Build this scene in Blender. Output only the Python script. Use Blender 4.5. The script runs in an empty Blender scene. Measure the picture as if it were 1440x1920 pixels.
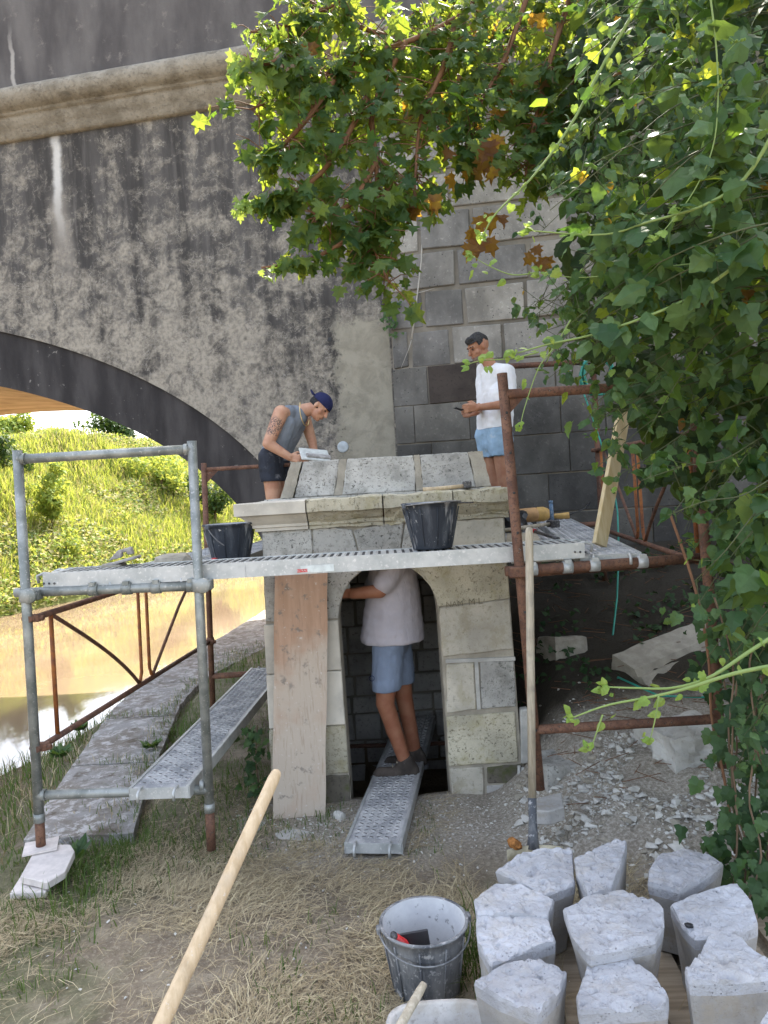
import bpy, bmesh, math, random
from mathutils import Vector, Matrix, noise as mn
random.seed(7)
R = math.radians
SC = bpy.context.scene
COL = SC.collection
# ------------------------------------------------------------------ camera
F = 1400.0; EYE = 1.9
cam = bpy.data.cameras.new('camera'); camo = bpy.data.objects.new('camera', cam); COL.objects.link(camo)
cam.sensor_fit = 'VERTICAL'; cam.sensor_height = 36.0; cam.lens = F/1920*36; cam.clip_end = 2000; cam.clip_start = .05
CM = Matrix.Rotation(math.pi/2-math.atan(40/F), 4, 'X') @ Matrix.Rotation(R(-3.4), 4, 'Z')
camo.matrix_world = Matrix.Translation((0, 0, EYE)) @ CM
SC.camera = camo
# ------------------------------------------------------------------ light
SUN_EL, SUN_AZ = R(51), R(14)          # sun stands behind the bridge, azimuth from +Y towards +X
w = bpy.data.worlds.new('World'); SC.world = w; w.use_nodes = True
wt = w.node_tree; wt.nodes.clear()
wo = wt.nodes.new('ShaderNodeOutputWorld'); wb = wt.nodes.new('ShaderNodeBackground'); sky = wt.nodes.new('ShaderNodeTexSky')
sky.sky_type = 'NISHITA'; sky.sun_disc = False; sky.sun_elevation = SUN_EL; sky.sun_rotation = SUN_AZ
sky.dust_density = 3.0; sky.air_density = 1.0; sky.ozone_density = .6
hs = wt.nodes.new('ShaderNodeHueSaturation'); hs.inputs['Saturation'].default_value = .6
wt.links.new(sky.outputs[0], hs.inputs['Color']); wt.links.new(hs.outputs[0], wb.inputs[0]); wt.links.new(wb.outputs[0], wo.inputs[0])
wb.inputs[1].default_value = .15
sl = bpy.data.lights.new('sun', 'SUN'); so = bpy.data.objects.new('sun', sl); COL.objects.link(so)
sl.energy = 3.4; sl.angle = R(.55); sl.color = (1, .93, .80)
sd = Vector((math.sin(SUN_AZ)*math.cos(SUN_EL), math.cos(SUN_AZ)*math.cos(SUN_EL), math.sin(SUN_EL)))
so.rotation_euler = sd.to_track_quat('Z', 'Y').to_euler(); so.location = (0, 0, 20)
vs = SC.view_settings; vs.view_transform = 'Standard'; vs.look = 'None'; vs.exposure = 2.3; vs.gamma = 1; vs.use_curve_mapping = False
SC.cycles.max_bounces = 6; SC.cycles.diffuse_bounces = 3; SC.cycles.glossy_bounces = 2; SC.cycles.transmission_bounces = 4; SC.cycles.use_denoising = True; SC.cycles.caustics_reflective = False; SC.cycles.caustics_refractive = False
# ------------------------------------------------------------------ helpers
def ray(x, y): return (CM.to_3x3() @ Vector(((x-720)/F, -(y-960)/F, -1)))
def at(x, y, Y): d = ray(x, y); return Vector((0, 0, EYE)) + d*(Y/d.y)
def atz(x, y, z): d = ray(x, y); return Vector((0, 0, EYE)) + d*((z-EYE)/d.z)
def tag(o, label=None, cat=None, group=None, kind=None):
    if label: o['label'] = label
    if cat: o['category'] = cat
    if group: o['group'] = group
    if kind: o['kind'] = kind
    return o
def thing(name, label, cat, loc=(0, 0, 0), group=None, rz=0):
    o = bpy.data.objects.new(name, None); o.empty_display_size = .1; COL.objects.link(o)
    o.location = loc; o.rotation_euler = (0, 0, rz)
    return tag(o, label, cat, group)
def wloc(o):
    v = Vector((0, 0, 0))
    while o: v += o.location; o = o.parent
    return v
def link_mesh(name, me, mat, parent=None, loc=None):
    if mat is not None and not me.materials: me.materials.append(mat)
    o = bpy.data.objects.new(name, me); COL.objects.link(o)
    if parent: o.parent = parent
    if loc is not None: o.location = loc
    return o
class MB:
    """collects shapes, build() links them as one mesh object"""
    def __init__(s): s.v = []; s.f = []; s.sm = []
    def add(s, vs, fs, smooth=False):
        n = len(s.v); s.v += [tuple(v) for v in vs]; s.f += [tuple(i+n for i in f) for f in fs]; s.sm += [smooth]*len(fs); return s
    def box(s, c, size, rot=None, jit=0):
        c = Vector(c); hx, hy, hz = size[0]/2, size[1]/2, size[2]/2; vs = []
        for x, y, z in ((-1,-1,-1),(1,-1,-1),(1,1,-1),(-1,1,-1),(-1,-1,1),(1,-1,1),(1,1,1),(-1,1,1)):
            p = Vector((x*hx, y*hy, z*hz))
            if jit: p += Vector([random.uniform(-jit, jit) for _ in range(3)])
            if rot: p = rot @ p
            vs.append(c+p)
        return s.add(vs, ((0,3,2,1),(4,5,6,7),(0,1,5,4),(1,2,6,5),(2,3,7,6),(3,0,4,7)))
    def beam(s, p0, p1, w, h, up=(0,0,1)):
        p0, p1 = Vector(p0), Vector(p1); d = (p1-p0); L = d.length; d.normalize()
        x = d.cross(Vector(up)).normalized(); z = x.cross(d)
        return s.box((p0+p1)/2, (w, L, h), Matrix((x, d, z)).transposed())
    def poly(s, pts, rad, n=10, cap=True, squash=1):
        pts = [Vector(p) for p in pts]; m = len(pts)
        if not hasattr(rad, '__len__'): rad = [rad]*m
        d0 = (pts[1]-pts[0]).normalized(); up = Vector((0, 0, 1)) if abs(d0.z) < .9 else Vector((0, 1, 0))
        x = d0.cross(up).normalized(); vs = []; fs = []
        for i, p in enumerate(pts):
            d = (pts[min(i+1, m-1)]-pts[max(i-1, 0)]).normalized()
            x = (x - d*x.dot(d)).normalized(); y = d.cross(x)
            for k in range(n):
                a = 2*math.pi*k/n; vs.append(p + (x*math.cos(a) + y*math.sin(a)*squash)*rad[i])
        for i in range(m-1):
            for k in range(n):
                k2 = (k+1) % n; fs.append((i*n+k, i*n+k2, (i+1)*n+k2, (i+1)*n+k))
        s.add(vs, fs, True)
        if cap:
            b = len(s.v)-len(vs)
            s.f.append(tuple(b+k for k in reversed(range(n)))); s.sm.append(False)
            s.f.append(tuple(b+(m-1)*n+k for k in range(n))); s.sm.append(False)
        return s
    def tube(s, p0, p1, r, r1=None, n=12): return s.poly([p0, p1], [r, r if r1 is None else r1], n)
    def lathe(s, c, prof, n=28, axis=None, smooth=True):
        c = Vector(c); vs = []; fs = []; m = len(prof)
        q = Vector((0, 0, 1)).rotation_difference(Vector(axis)) if axis is not None else None
        for r, z in prof:
            for k in range(n):
                a = 2*math.pi*k/n; p = Vector((r*math.cos(a), r*math.sin(a), z)); vs.append(c + (q @ p if q else p))
        for i in range(m-1):
            for k in range(n):
                k2 = (k+1) % n; fs.append((i*n+k, i*n+k2, (i+1)*n+k2, (i+1)*n+k))
        return s.add(vs, fs, smooth)
    def prism(s, pts, y0, y1):
        """polygon in x,z extruded from y0 to y1 (y0 = front)"""
        n = len(pts); vs = [(x, y0, z) for x, z in pts] + [(x, y1, z) for x, z in pts]
        a = sum(pts[i][0]*pts[(i+1) % n][1]-pts[(i+1) % n][0]*pts[i][1] for i in range(n))
        fr = tuple(range(n)); bk = tuple(reversed(range(n, 2*n)))
        sd_ = [(i, i+n, (i+1) % n+n, (i+1) % n) for i in range(n)]
        if a < 0: fr, bk, sd_ = fr[::-1], bk[::-1], [f[::-1] for f in sd_]
        return s.add(vs, [fr, bk]+sd_)
    def build(s, name, mat, parent=None, local=False, bevel=0, seg=1):
        me = bpy.data.meshes.new(name)
        off = Vector((0, 0, 0)) if (local or not parent) else wloc(parent)
        me.from_pydata([tuple(Vector(v)-off) for v in s.v], [], s.f); me.polygons.foreach_set('use_smooth', s.sm); me.update()
        if bevel:
            b = bmesh.new(); b.from_mesh(me)
            ed = [e for e in b.edges if len(e.link_faces) == 2 and e.calc_face_angle(0) > .5]
            bmesh.ops.bevel(b, geom=ed, offset=bevel, segments=seg, affect='EDGES', clamp_overlap=True); b.to_mesh(me); b.free()
        return link_mesh(name, me, mat, parent)
def single(o, label, cat, group=None, kind=None): return tag(o, label, cat, group, kind)
def mesh_from_modifiers(o):   # evaluates o alone in a scratch scene
    ts = bpy.data.scenes.new('scratch'); ts.collection.objects.link(o); vl = ts.view_layers[0]; vl.update()
    me = bpy.data.meshes.new_from_object(o.evaluated_get(vl.depsgraph), depsgraph=vl.depsgraph); bpy.data.scenes.remove(ts); return me
# ------------------------------------------------------------------ materials
def nd(t, typ, ins=None, **at_):
    n = t.nodes.new(typ)
    for k, v in at_.items(): setattr(n, k, v)
    for k, v in (ins or {}).items():
        s = n.inputs[k]
        if isinstance(v, bpy.types.NodeSocket): t.links.new(v, s)
        else: s.default_value = v
    return n
def c4(c): return (c[0], c[1], c[2], 1)
class Mt:
    def __init__(s, name):
        s.m = bpy.data.materials.new(name); s.m.use_nodes = True; s.t = s.m.node_tree; s.t.nodes.clear()
        s.out = nd(s.t, 'ShaderNodeOutputMaterial'); tc = nd(s.t, 'ShaderNodeTexCoord'); s.obj = tc.outputs['Object']
        g = nd(s.t, 'ShaderNodeNewGeometry'); s.pos = g.outputs['Position']; s.isl = g.outputs['Random Per Island']; s.nrm = g.outputs['Normal']
        oi = nd(s.t, 'ShaderNodeObjectInfo'); s.rnd = oi.outputs['Random']
    def map(s, vec, scale=(1, 1, 1), loc=(0, 0, 0)): return nd(s.t, 'ShaderNodeMapping', {0: vec, 'Scale': scale, 'Location': loc}).outputs[0]
    def noise(s, vec, sc, det=5, rough=.55, dist=0): return nd(s.t, 'ShaderNodeTexNoise', {'Vector': vec, 'Scale': sc, 'Detail': det, 'Roughness': rough, 'Distortion': dist}).outputs[0]
    def voro(s, vec, sc, feat='F1', rnd=1): return nd(s.t, 'ShaderNodeTexVoronoi', {'Vector': vec, 'Scale': sc, 'Randomness': rnd}, feature=feat).outputs['Distance']
    def math(s, op, a, b=0., cl=False):
        n = nd(s.t, 'ShaderNodeMath', {0: a, 1: b}, operation=op); n.use_clamp = cl; return n.outputs[0]
    def ramp(s, f, lo, hi, a=0., b=1.):
        n = nd(s.t, 'ShaderNodeMapRange', {0: f, 1: lo, 2: hi, 3: a, 4: b}, interpolation_type='SMOOTHSTEP'); return n.outputs[0]
    def mix(s, f, a, b, bl='MIX'):
        n = nd(s.t, 'ShaderNodeMix', data_type='RGBA', blend_type=bl)
        for k, v in ((0, f), (6, a), (7, b)):
            if isinstance(v, bpy.types.NodeSocket): s.t.links.new(v, n.inputs[k])
            else: n.inputs[k].default_value = v if k == 0 else c4(v)
        return n.outputs[2]
    def val(s, col, v):  # multiply colour by scalar socket
        return nd(s.t, 'ShaderNodeVectorMath', {0: col if isinstance(col, bpy.types.NodeSocket) else Vector(col[:3]), 'Scale': v}, operation='SCALE').outputs[0]
    def xyz(s, vec): return nd(s.t, 'ShaderNodeSeparateXYZ', {0: vec}).outputs
    def done(s, col, rough=.85, bump=None, bs=.3, bd=.01, metal=0., spec=.3, transl=None, tcol=None, emis=None):
        b = nd(s.t, 'ShaderNodeBsdfPrincipled', {'Metallic': metal, 'Roughness': rough, 'Specular IOR Level': spec})
        if isinstance(col, bpy.types.NodeSocket): s.t.links.new(col, b.inputs['Base Color'])
        else: b.inputs['Base Color'].default_value = c4(col)
        sh = b.outputs[0]
        if bump is not None:
            bn = nd(s.t, 'ShaderNodeBump', {'Height': bump, 'Strength': bs, 'Distance': bd}); s.t.links.new(bn.outputs[0], b.inputs['Normal'])
        if transl:
            tb = nd(s.t, 'ShaderNodeBsdfTranslucent')
            if isinstance(tcol, bpy.types.NodeSocket): s.t.links.new(tcol, tb.inputs[0])
            else: tb.inputs[0].default_value = c4(tcol)
            sh = nd(s.t, 'ShaderNodeMixShader', {0: transl, 1: sh, 2: tb.outputs[0]}).outputs[0]
        s.t.links.new(sh, s.out.inputs[0]); return s.m
MA = {}
def limestone(name, base, dark, moss=None, mossamt=.5, pits=.5, rough=.9, scale=1., bs=.5):
    m = Mt(name); p = m.pos
    n1 = m.noise(p, 5*scale, 6); n2 = m.noise(p, 38*scale, 5, .65); n3 = m.noise(p, 140*scale, 3)
    c = m.mix(m.ramp(n1, .35, .68), base, [x*.72 for x in base]); c = m.mix(m.ramp(n2, .52, .72), c, dark)
    v = m.voro(p, 70*scale); pit = m.math('MULTIPLY', m.ramp(v, .06, .22, 1, 0), m.ramp(m.noise(p, 14*scale, 2), .45, .6))
    if pits > .7: pit = m.math('MAXIMUM', pit, m.math('MULTIPLY', m.ramp(m.noise(p, 62*scale, 4, .7, .4), .585, .64), m.ramp(m.noise(p, 6*scale, 3), .34, .5)))
    c = m.mix(m.math('MULTIPLY', pit, pits), c, [x*.35 for x in dark])
    if moss is not None:
        c = m.mix(m.math('MULTIPLY', m.ramp(m.noise(m.map(p, loc=(3, 1, 7)), 7*scale, 6, .7), .48, .66), mossamt), c, moss)
    c = m.val(c, m.math('ADD', m.math('MULTIPLY', m.rnd, .25), .86))
    h = m.math('ADD', m.math('MULTIPLY', n2, .7), m.math('SUBTRACT', m.math('MULTIPLY', n3, .3), m.math('MULTIPLY', pit, .8)))
    MA[name] = m.done(c, rough, h, bs, .012)
limestone('old_limestone', (.56, .515, .425), (.32, .29, .225), (.33, .285, .18), .5)
limestone('mossy_limestone', (.53, .485, .37), (.25, .22, .15), (.33, .29, .15), .55, .75)
limestone('grey_limestone', (.52, .50, .455), (.24, .23, .205), (.12, .12, .10), .45, .9)
limestone('dark_rubble', (.16, .14, .11), (.06, .055, .045), (.07, .085, .02), .7)
limestone('inner_stone', (.44, .42, .39), (.20, .185, .165), None)
limestone('new_limestone', (.66, .61, .52), (.62, .57, .48), None, 0, .06, .8, 1, .06)
limestone('cut_stone', (.47, .47, .49), (.31, .305, .31), (.44, .40, .35), .40, .45, .9, 1.1, .8)
limestone('sawn_stone', (.42, .40, .375), (.29, .27, .24), (.36, .31, .24), .6, .3, .9, 1.4, .35)
limestone('chalk', (.62, .60, .55), (.40, .37, .32), None, 0, .3)
limestone('mortar', (.40, .36, .29), (.30, .27, .21), None, 0, .25, .95, 2, .5)
limestone('white_mortar', (.60, .58, .53), (.45, .43, .39), None, 0, .2, .95, 2, .4)
limestone('slab', (.50, .48, .45), (.30, .28, .26), (.30, .26, .20), .5, .3, .8, 1.3, .25)
# rendered spandrel wall of the bridge, object space: x along the wall, z up
def wall_mat():
    m = Mt('stained_render'); o = m.obj; X, Y, Z = m.xyz(o)
    strk = m.noise(m.map(o, (2.2, 1, .28)), 1.6, 6, .6); fin = m.noise(m.map(o, (9, 1, .8)), 1.5, 5, .6)
    big = m.noise(o, .9, 3); med = m.noise(o, 4.2, 7, .68, .4); sm = m.noise(o, 24, 5, .6)
    zf = m.ramp(m.math('ADD', Z, m.math('MULTIPLY', big, 1.6)), 6.5, 3.6)        # bare patches appear lower on the wall
    xf = m.ramp(m.math('ADD', X, m.math('MULTIPLY', big, 1.5)), .3, -1.6, .45, 1)
    msk = m.math('ADD', m.math('MULTIPLY', med, .80), m.math('ADD', m.math('MULTIPLY', strk, .34), m.math('MULTIPLY', m.math('MULTIPLY', zf, xf), .19)))
    fine = m.noise(o, 13, 6, .7, .6); msk = m.math('ADD', msk, m.math('MULTIPLY', m.math('SUBTRACT', fine, .5), .30)); f = m.ramp(msk, .54, .79)
    dk = m.mix(m.ramp(strk, .35, .65), (.050, .046, .043), (.105, .097, .090)); dk = m.mix(m.math('MULTIPLY', m.ramp(fin, .5, .72), .6), dk, (.165, .152, .138))
    lt = m.mix(m.ramp(sm, .4, .65), (.36, .322, .262), (.235, .210, .172))
    c = m.mix(f, dk, lt)
    wob = nd(m.t, 'ShaderNodeVectorMath', {0: o, 1: nd(m.t, 'ShaderNodeTexNoise', {'Vector': o, 'Scale': 3., 'Detail': 4}).outputs['Color']}, operation='ADD').outputs[0]
    cr = m.voro(wob, 5.5, 'DISTANCE_TO_EDGE'); crm = m.math('MULTIPLY', m.ramp(cr, .0, .03, 1, 0), m.ramp(msk, .52, .62))
    c = m.mix(m.math('MULTIPLY', crm, .6), c, (.36, .33, .285))
    spot = m.math('MULTIPLY', m.ramp(m.noise(m.map(o, (1, 1, .75)), 8, 4, .6, .5), .55, .66), m.ramp(msk, .56, .68))
    c = m.mix(m.math('MULTIPLY', spot, .6), c, (.075, .068, .063))
    # beige repair patch beside the quoins
    px_ = m.math('MULTIPLY', m.ramp(m.math('ADD', X, m.math('MULTIPLY', m.math('SUBTRACT', med, .5), .5)), -.66, -.56), m.ramp(X, -.02, -.04))
    pz_ = m.ramp(m.math('ADD', Z, m.math('MULTIPLY', m.math('SUBTRACT', med, .5), .9)), 3.75, 3.6)
    pm = m.math('MULTIPLY', px_, pz_)
    c = m.mix(m.math('MULTIPLY', pm, .9), c, m.mix(m.ramp(med, .4, .62), (.36, .33, .26), (.25, .23, .18)))
    dsp = m.math('MULTIPLY', m.ramp(m.noise(o, 13, 6, .75), .54, .62), m.math('MULTIPLY', m.ramp(X, -1.1, -.75), m.ramp(m.math('ADD', X, m.math('MULTIPLY', strk, .6)), -.1, -.35)))
    c = m.mix(m.math('MULTIPLY', m.math('MULTIPLY', dsp, m.ramp(Z, 3.6, 3.2)), .85), c, (.045, .045, .04))
    sx = m.math('ABSOLUTE', m.math('SUBTRACT', m.math('ADD', X, m.math('MULTIPLY', m.math('SUBTRACT', m.noise(m.map(o, (0, 0, 1)), 1.6, 4), .5), .22)), -3.63))
    sw = m.math('MULTIPLY', m.ramp(m.math('ADD', sx, m.math('MULTIPLY', m.math('SUBTRACT', fine, .5), .05)), .075, .015), m.math('MULTIPLY', m.ramp(Z, 4.75, 5.2), m.ramp(Z, 6.08, 5.85, .4, 1)))
    c = m.mix(m.math('MULTIPLY', sw, .85), c, (.66, .64, .60))
    halo = m.math('MULTIPLY', m.ramp(sx, .18, .05), m.math('MULTIPLY', m.ramp(Z, 4.2, 4.9), m.ramp(Z, 5.6, 5.1))); c = m.mix(m.math('MULTIPLY', halo, .6), c, (.30, .27, .23))
    h = m.math('ADD', m.math('MULTIPLY', f, .5), m.math('ADD', m.math('MULTIPLY', sm, .5), m.math('MULTIPLY', crm, -.3)))
    MA['render'] = m.done(c, .92, h, .45, .015)
    m = Mt('black_arch_render'); o = m.obj
    n1 = m.noise(m.map(o, (2, 1, .5)), 1.8, 6, .6); n2 = m.noise(o, 22, 5, .6)
    c = m.mix(m.ramp(n1, .35, .68), (.030, .027, .027), (.070, .064, .062))
    fl = m.math('MULTIPLY', m.ramp(m.noise(o, 16, 5, .7), .63, .68), m.ramp(m.noise(o, 1.1, 2), .45, .6)); c = m.mix(fl, c, (.24, .22, .2))
    MA['arch'] = m.done(c, .9, n2, .3, .01)
    m = Mt('parapet_render'); o = m.obj
    n1 = m.noise(m.map(o, (1.5, 1, .5)), 1.6, 6, .6); n2 = m.noise(o, 22, 5, .6)
    c = m.mix(m.ramp(n1, .3, .7), (.075, .068, .066), (.15, .138, .13)); c = m.mix(m.ramp(m.noise(o, 6, 6, .7), .58, .72), c, (.19, .17, .155))
    X, Y, Z = m.xyz(o); sx = m.math('ABSOLUTE', m.math('SUBTRACT', m.math('ADD', X, m.math('MULTIPLY', m.math('SUBTRACT', m.noise(m.map(o, (0, 0, 1)), 2.2, 4), .5), .2)), -4.1)); c = m.mix(m.math('MULTIPLY', m.math('MULTIPLY', m.ramp(sx, .035, .01), m.ramp(Z, 7.4, 6.9)), .6), c, (.5, .47, .43))
    MA['parapet'] = m.done(c, .92, n2, .3, .01)
    m = Mt('cornice_stone'); o = m.obj
    n1 = m.noise(m.map(o, (1.2, 1, 1.2)), 3.5, 7, .7); n2 = m.noise(o, 30, 5, .65); un = m.xyz(m.nrm)[2]
    c = m.mix(m.ramp(n1, .36, .62), (.21, .183, .14), (.33, .295, .235)); c = m.mix(m.math('MULTIPLY', m.ramp(n2, .52, .68), .5), c, (.11, .097, .078))
    c = m.mix(m.math('MULTIPLY', m.ramp(m.noise(m.map(o, (.6, 1, 1.6)), 7, 5, .7), .54, .68), .5), c, (.085, .072, .058))
    MA['cornice'] = m.done(c, .95, n2, .6, .02)
    m = Mt('soffit_boards'); o = m.obj
    n1 = m.noise(m.map(o, (.15, 3, 6)), 2.2, 4, .6); n2 = m.noise(o, 2.5, 5)
    c = m.mix(m.ramp(n1, .35, .65), (.40, .28, .16), (.56, .41, .26)); c = m.mix(m.ramp(n2, .5, .75), c, (.32, .22, .13))
    MA['soffit'] = m.done(c, .85, n1, .3, .02)
    m = Mt('ashlar'); p = m.pos
    n1 = m.noise(m.map(p, (1, 1, .7)), 3., 6, .6); n2 = m.noise(p, 26, 6, .7)
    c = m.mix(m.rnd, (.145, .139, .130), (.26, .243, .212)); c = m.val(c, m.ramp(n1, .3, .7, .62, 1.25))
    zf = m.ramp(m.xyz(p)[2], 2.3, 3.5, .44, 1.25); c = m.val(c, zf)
    c = m.mix(m.ramp(n2, .55, .7), c, m.val(c, 1.5)); pt = m.math('MULTIPLY', m.ramp(m.voro(p, 32), .08, .25, 1, 0), m.ramp(m.noise(p, 5, 3), .5, .62))
    c = m.mix(pt, c, (.03, .03, .03))
    MA['ashlar'] = m.done(c, .9, m.math('SUBTRACT', n2, pt), .5, .012)
    m = Mt('joint_mortar'); p = m.pos; n2 = m.noise(p, 30, 5)
    c = m.mix(m.ramp(m.noise(p, 2.5, 5), .35, .65), (.16, .145, .12), (.27, .24, .195))
    MA['joint'] = m.done(c, .95, n2, .5, .01)
wall_mat()
def metal_mats():
    m = Mt('galvanised_tube'); n = m.noise(m.pos, 12, 5); n2 = m.noise(m.pos, 90, 3)
    c = m.mix(m.ramp(n, .35, .65), (.20, .215, .20), (.34, .35, .33)); c = m.mix(m.ramp(n2, .6, .72), c, (.5, .49, .46))
    MA['galv'] = m.done(c, .5, n2, .12, .004, .45, .5)
    m = Mt('rusty_tube'); n = m.noise(m.pos, 14, 6, .65); n2 = m.noise(m.pos, 70, 4, .7)
    c = m.mix(m.ramp(n, .35, .62), (.125, .062, .042), (.215, .112, .070)); c = m.mix(m.ramp(n2, .48, .66), c, (.085, .050, .038))
    c = m.mix(m.math('MULTIPLY', m.ramp(n2, .66, .71), .8), c, (.5, .46, .4)); MA['rust'] = m.done(c, .75, n2, .4, .004, .1)
    m = Mt('orange_painted_tube'); n = m.noise(m.pos, 18, 6, .65); n2 = m.noise(m.pos, 60, 4, .7)
    c = m.mix(m.ramp(n, .4, .6), (.34, .12, .03), (.22, .08, .035)); c = m.mix(m.ramp(n2, .55, .68), c, (.10, .05, .035)); MA['orange'] = m.done(c, .65, n2, .3, .004, .1)
    m = Mt('dark_brown_tube'); n = m.noise(m.pos, 18, 6, .65); n2 = m.noise(m.pos, 60, 4, .7)
    c = m.mix(m.ramp(n, .4, .6), (.10, .055, .040), (.17, .085, .055)); c = m.mix(m.ramp(n2, .58, .68), c, (.24, .14, .085)); MA['brown'] = m.done(c, .7, n2, .3, .004, .15)
    m = Mt('zinc_deck'); n = m.noise(m.pos, 7, 6, .65); n2 = m.noise(m.pos, 55, 4, .65)
    c = m.mix(m.ramp(n, .35, .65), (.40, .415, .405), (.55, .555, .54)); c = m.mix(m.ramp(n2, .55, .7), c, (.66, .65, .63))
    MA['deck'] = m.done(c, .5, n2, .1, .003, .35, .5)
    m = Mt('dusty_deck'); n = m.noise(m.pos, 6, 6, .65); n2 = m.noise(m.pos, 45, 4, .65)
    c = m.mix(m.ramp(n, .38, .62), (.34, .34, .345), (.56, .55, .54)); c = m.mix(m.ramp(n2, .52, .7), c, (.66, .64, .62))
    MA['dusty'] = m.done(c, .75, n2, .15, .003, .1)
    m = Mt('dark_slot'); MA['slot'] = m.done((.05, .05, .05), .8)
    m = Mt('dark_steel'); n2 = m.noise(m.pos, 60, 4, .65); MA['steel'] = m.done(m.mix(m.ramp(n2, .45, .65), (.07, .07, .075), (.20, .19, .18)), .5, n2, .2, .003, .6, .5)
    m = Mt('blue_steel'); n2 = m.noise(m.pos, 60, 4, .65); MA['blue'] = m.done(m.mix(m.ramp(n2, .45, .65), (.10, .17, .26), (.25, .3, .36)), .45, n2, .2, .003, .3)
    m = Mt('black_rubber_with_mortar'); X, Y, Z = m.xyz(m.obj); n = m.noise(m.map(m.obj, (3, 3, .6)), 5, 6, .65); n2 = m.noise(m.obj, 45, 4, .7)
    c = m.mix(m.ramp(n, .45, .72), (.028, .034, .045), (.10, .11, .125)); c = m.mix(m.math('MULTIPLY', m.ramp(n2, .60, .66), m.ramp(m.noise(m.obj, 7, 3), .42, .62, 0, .8)), c, (.5, .5, .49)); c = m.mix(m.math('MULTIPLY', m.ramp(m.noise(m.map(m.obj, (22, 22, 2.2)), 1, 4), .60, .68), .6), c, (.42, .42, .42))
    MA['rubber'] = m.done(c, .6, n2, .3, .004)
    m = Mt('grey_mortared_bucket'); n = m.noise(m.map(m.obj, (3, 3, .8)), 4, 6, .65); n2 = m.noise(m.obj, 40, 4, .7)
    c = m.mix(m.ramp(n, .36, .62), (.075, .08, .09), (.23, .23, .23)); c = m.mix(m.math('MULTIPLY', m.ramp(n2, .55, .66), .7), c, (.46, .45, .44)); MA['greybucket'] = m.done(c, .7, n2, .3, .004)
    m = Mt('lime_film'); n = m.noise(m.obj, 9, 6, .65); c = m.mix(m.ramp(n, .35, .7), (.50, .50, .51), (.62, .62, .62)); c = m.mix(m.ramp(m.noise(m.obj, 40, 4), .62, .7), c, (.28, .28, .28)); MA['limefilm'] = m.done(c, .85, n, .2, .004)
    m = Mt('pale_ash_wood'); n = m.noise(m.map(m.pos, (60, 60, 4)), 1, 4, .6); c = m.mix(m.ramp(n, .35, .65), (.48, .36, .22), (.60, .47, .31)); c = m.mix(m.ramp(m.noise(m.pos, 9, 4), .5, .8), c, (.46, .38, .28)); c = m.mix(m.math('MULTIPLY', m.ramp(m.noise(m.map(m.pos, (25, 25, 8)), 1, 5, .65), .52, .68), .45), c, (.30, .23, .15)); c = m.mix(m.math('MULTIPLY', m.ramp(m.noise(m.pos, 70, 4, .7), .63, .68), .6), c, (.62, .58, .52)); MA['wood'] = m.done(c, .6, n, .15, .003)
    m = Mt('grey_worn_wood'); n = m.noise(m.map(m.pos, (70, 70, 6)), 1, 4, .6); c = m.mix(m.ramp(n, .35, .65), (.36, .31, .23), (.50, .44, .34)); c = m.mix(m.ramp(m.noise(m.pos, 14, 5), .5, .75), c, (.30, .27, .22)); MA['oldwood'] = m.done(c, .75, n, .2, .003)
    m = Mt('new_pine_board'); n = m.noise(m.map(m.pos, (45, 45, 3)), 1, 4, .6); c = m.mix(m.ramp(n, .35, .65), (.56, .43, .23), (.66, .54, .33)); MA['pine'] = m.done(c, .7, n, .12, .003)
    m = Mt('pallet_wood'); n = m.noise(m.map(m.obj, (4, 60, 60)), 1, 4, .6); c = m.mix(m.ramp(n, .35, .65), (.30, .24, .17), (.42, .34, .25)); MA['pallet'] = m.done(c, .85, n, .25, .003)
    m = Mt('stained_plywood'); X, Y, Z = m.xyz(m.obj); g = m.noise(m.map(m.obj, (14, 14, .8)), 1.5, 5, .6); b = m.noise(m.obj, 2.6, 5, .6)
    c = m.mix(m.ramp(g, .35, .65), (.40, .25, .165), (.47, .305, .21)); c = m.mix(m.math('MULTIPLY', m.ramp(m.math('ADD', b, m.ramp(Z, 1.15, .7, 0, .3)), .5, .8), .9), c, (.50, .43, .35))
    sp = m.math('MULTIPLY', m.ramp(m.noise(m.obj, 17, 5, .65), .56, .66), m.ramp(m.noise(m.map(m.obj, loc=(0, 0, 4)), 4, 3), .46, .56)); c = m.mix(m.math('MULTIPLY', sp, .8), c, (.20, .175, .15)); kn = m.math('MULTIPLY', m.ramp(m.noise(m.map(m.obj, (60, 60, 1.6)), 1.2, 5, .65), .52, .68), .35); c = m.mix(kn, c, (.27, .17, .11)); c = m.mix(m.math('MULTIPLY', m.ramp(m.noise(m.obj, 48, 4, .7), .62, .68), .6), c, (.62, .58, .53)); MA['ply'] = m.done(c, .75, g, .1, .003)
metal_mats()
def plain(name, col, rough=.6, spec=.3, var=.15, sc=25, metal=0, bs=.1):
    m = Mt(name); n = m.noise(m.pos, sc, 4); MA[name] = m.done(m.val(col, m.ramp(n, .3, .7, 1-var, 1+var)), rough, n, bs, .004, metal, spec)
plain('red_plastic', (.55, .02, .02), .35, .5); plain('white_label', (.62, .66, .64), .6); plain('black_plastic', (.02, .02, .022), .4, .5); plain('green_hose', (.03, .27, .20), .4, .5)
plain('yellow_plastic', (.52, .32, .10), .5, .4); plain('tan_plastic', (.47, .27, .12), .5); plain('pale_grey', (.42, .46, .48), .6); plain('float_grey', (.32, .30, .28), .8, .3, .3); plain('hawk_grey', (.52, .53, .50), .6, .3, .15)
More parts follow.
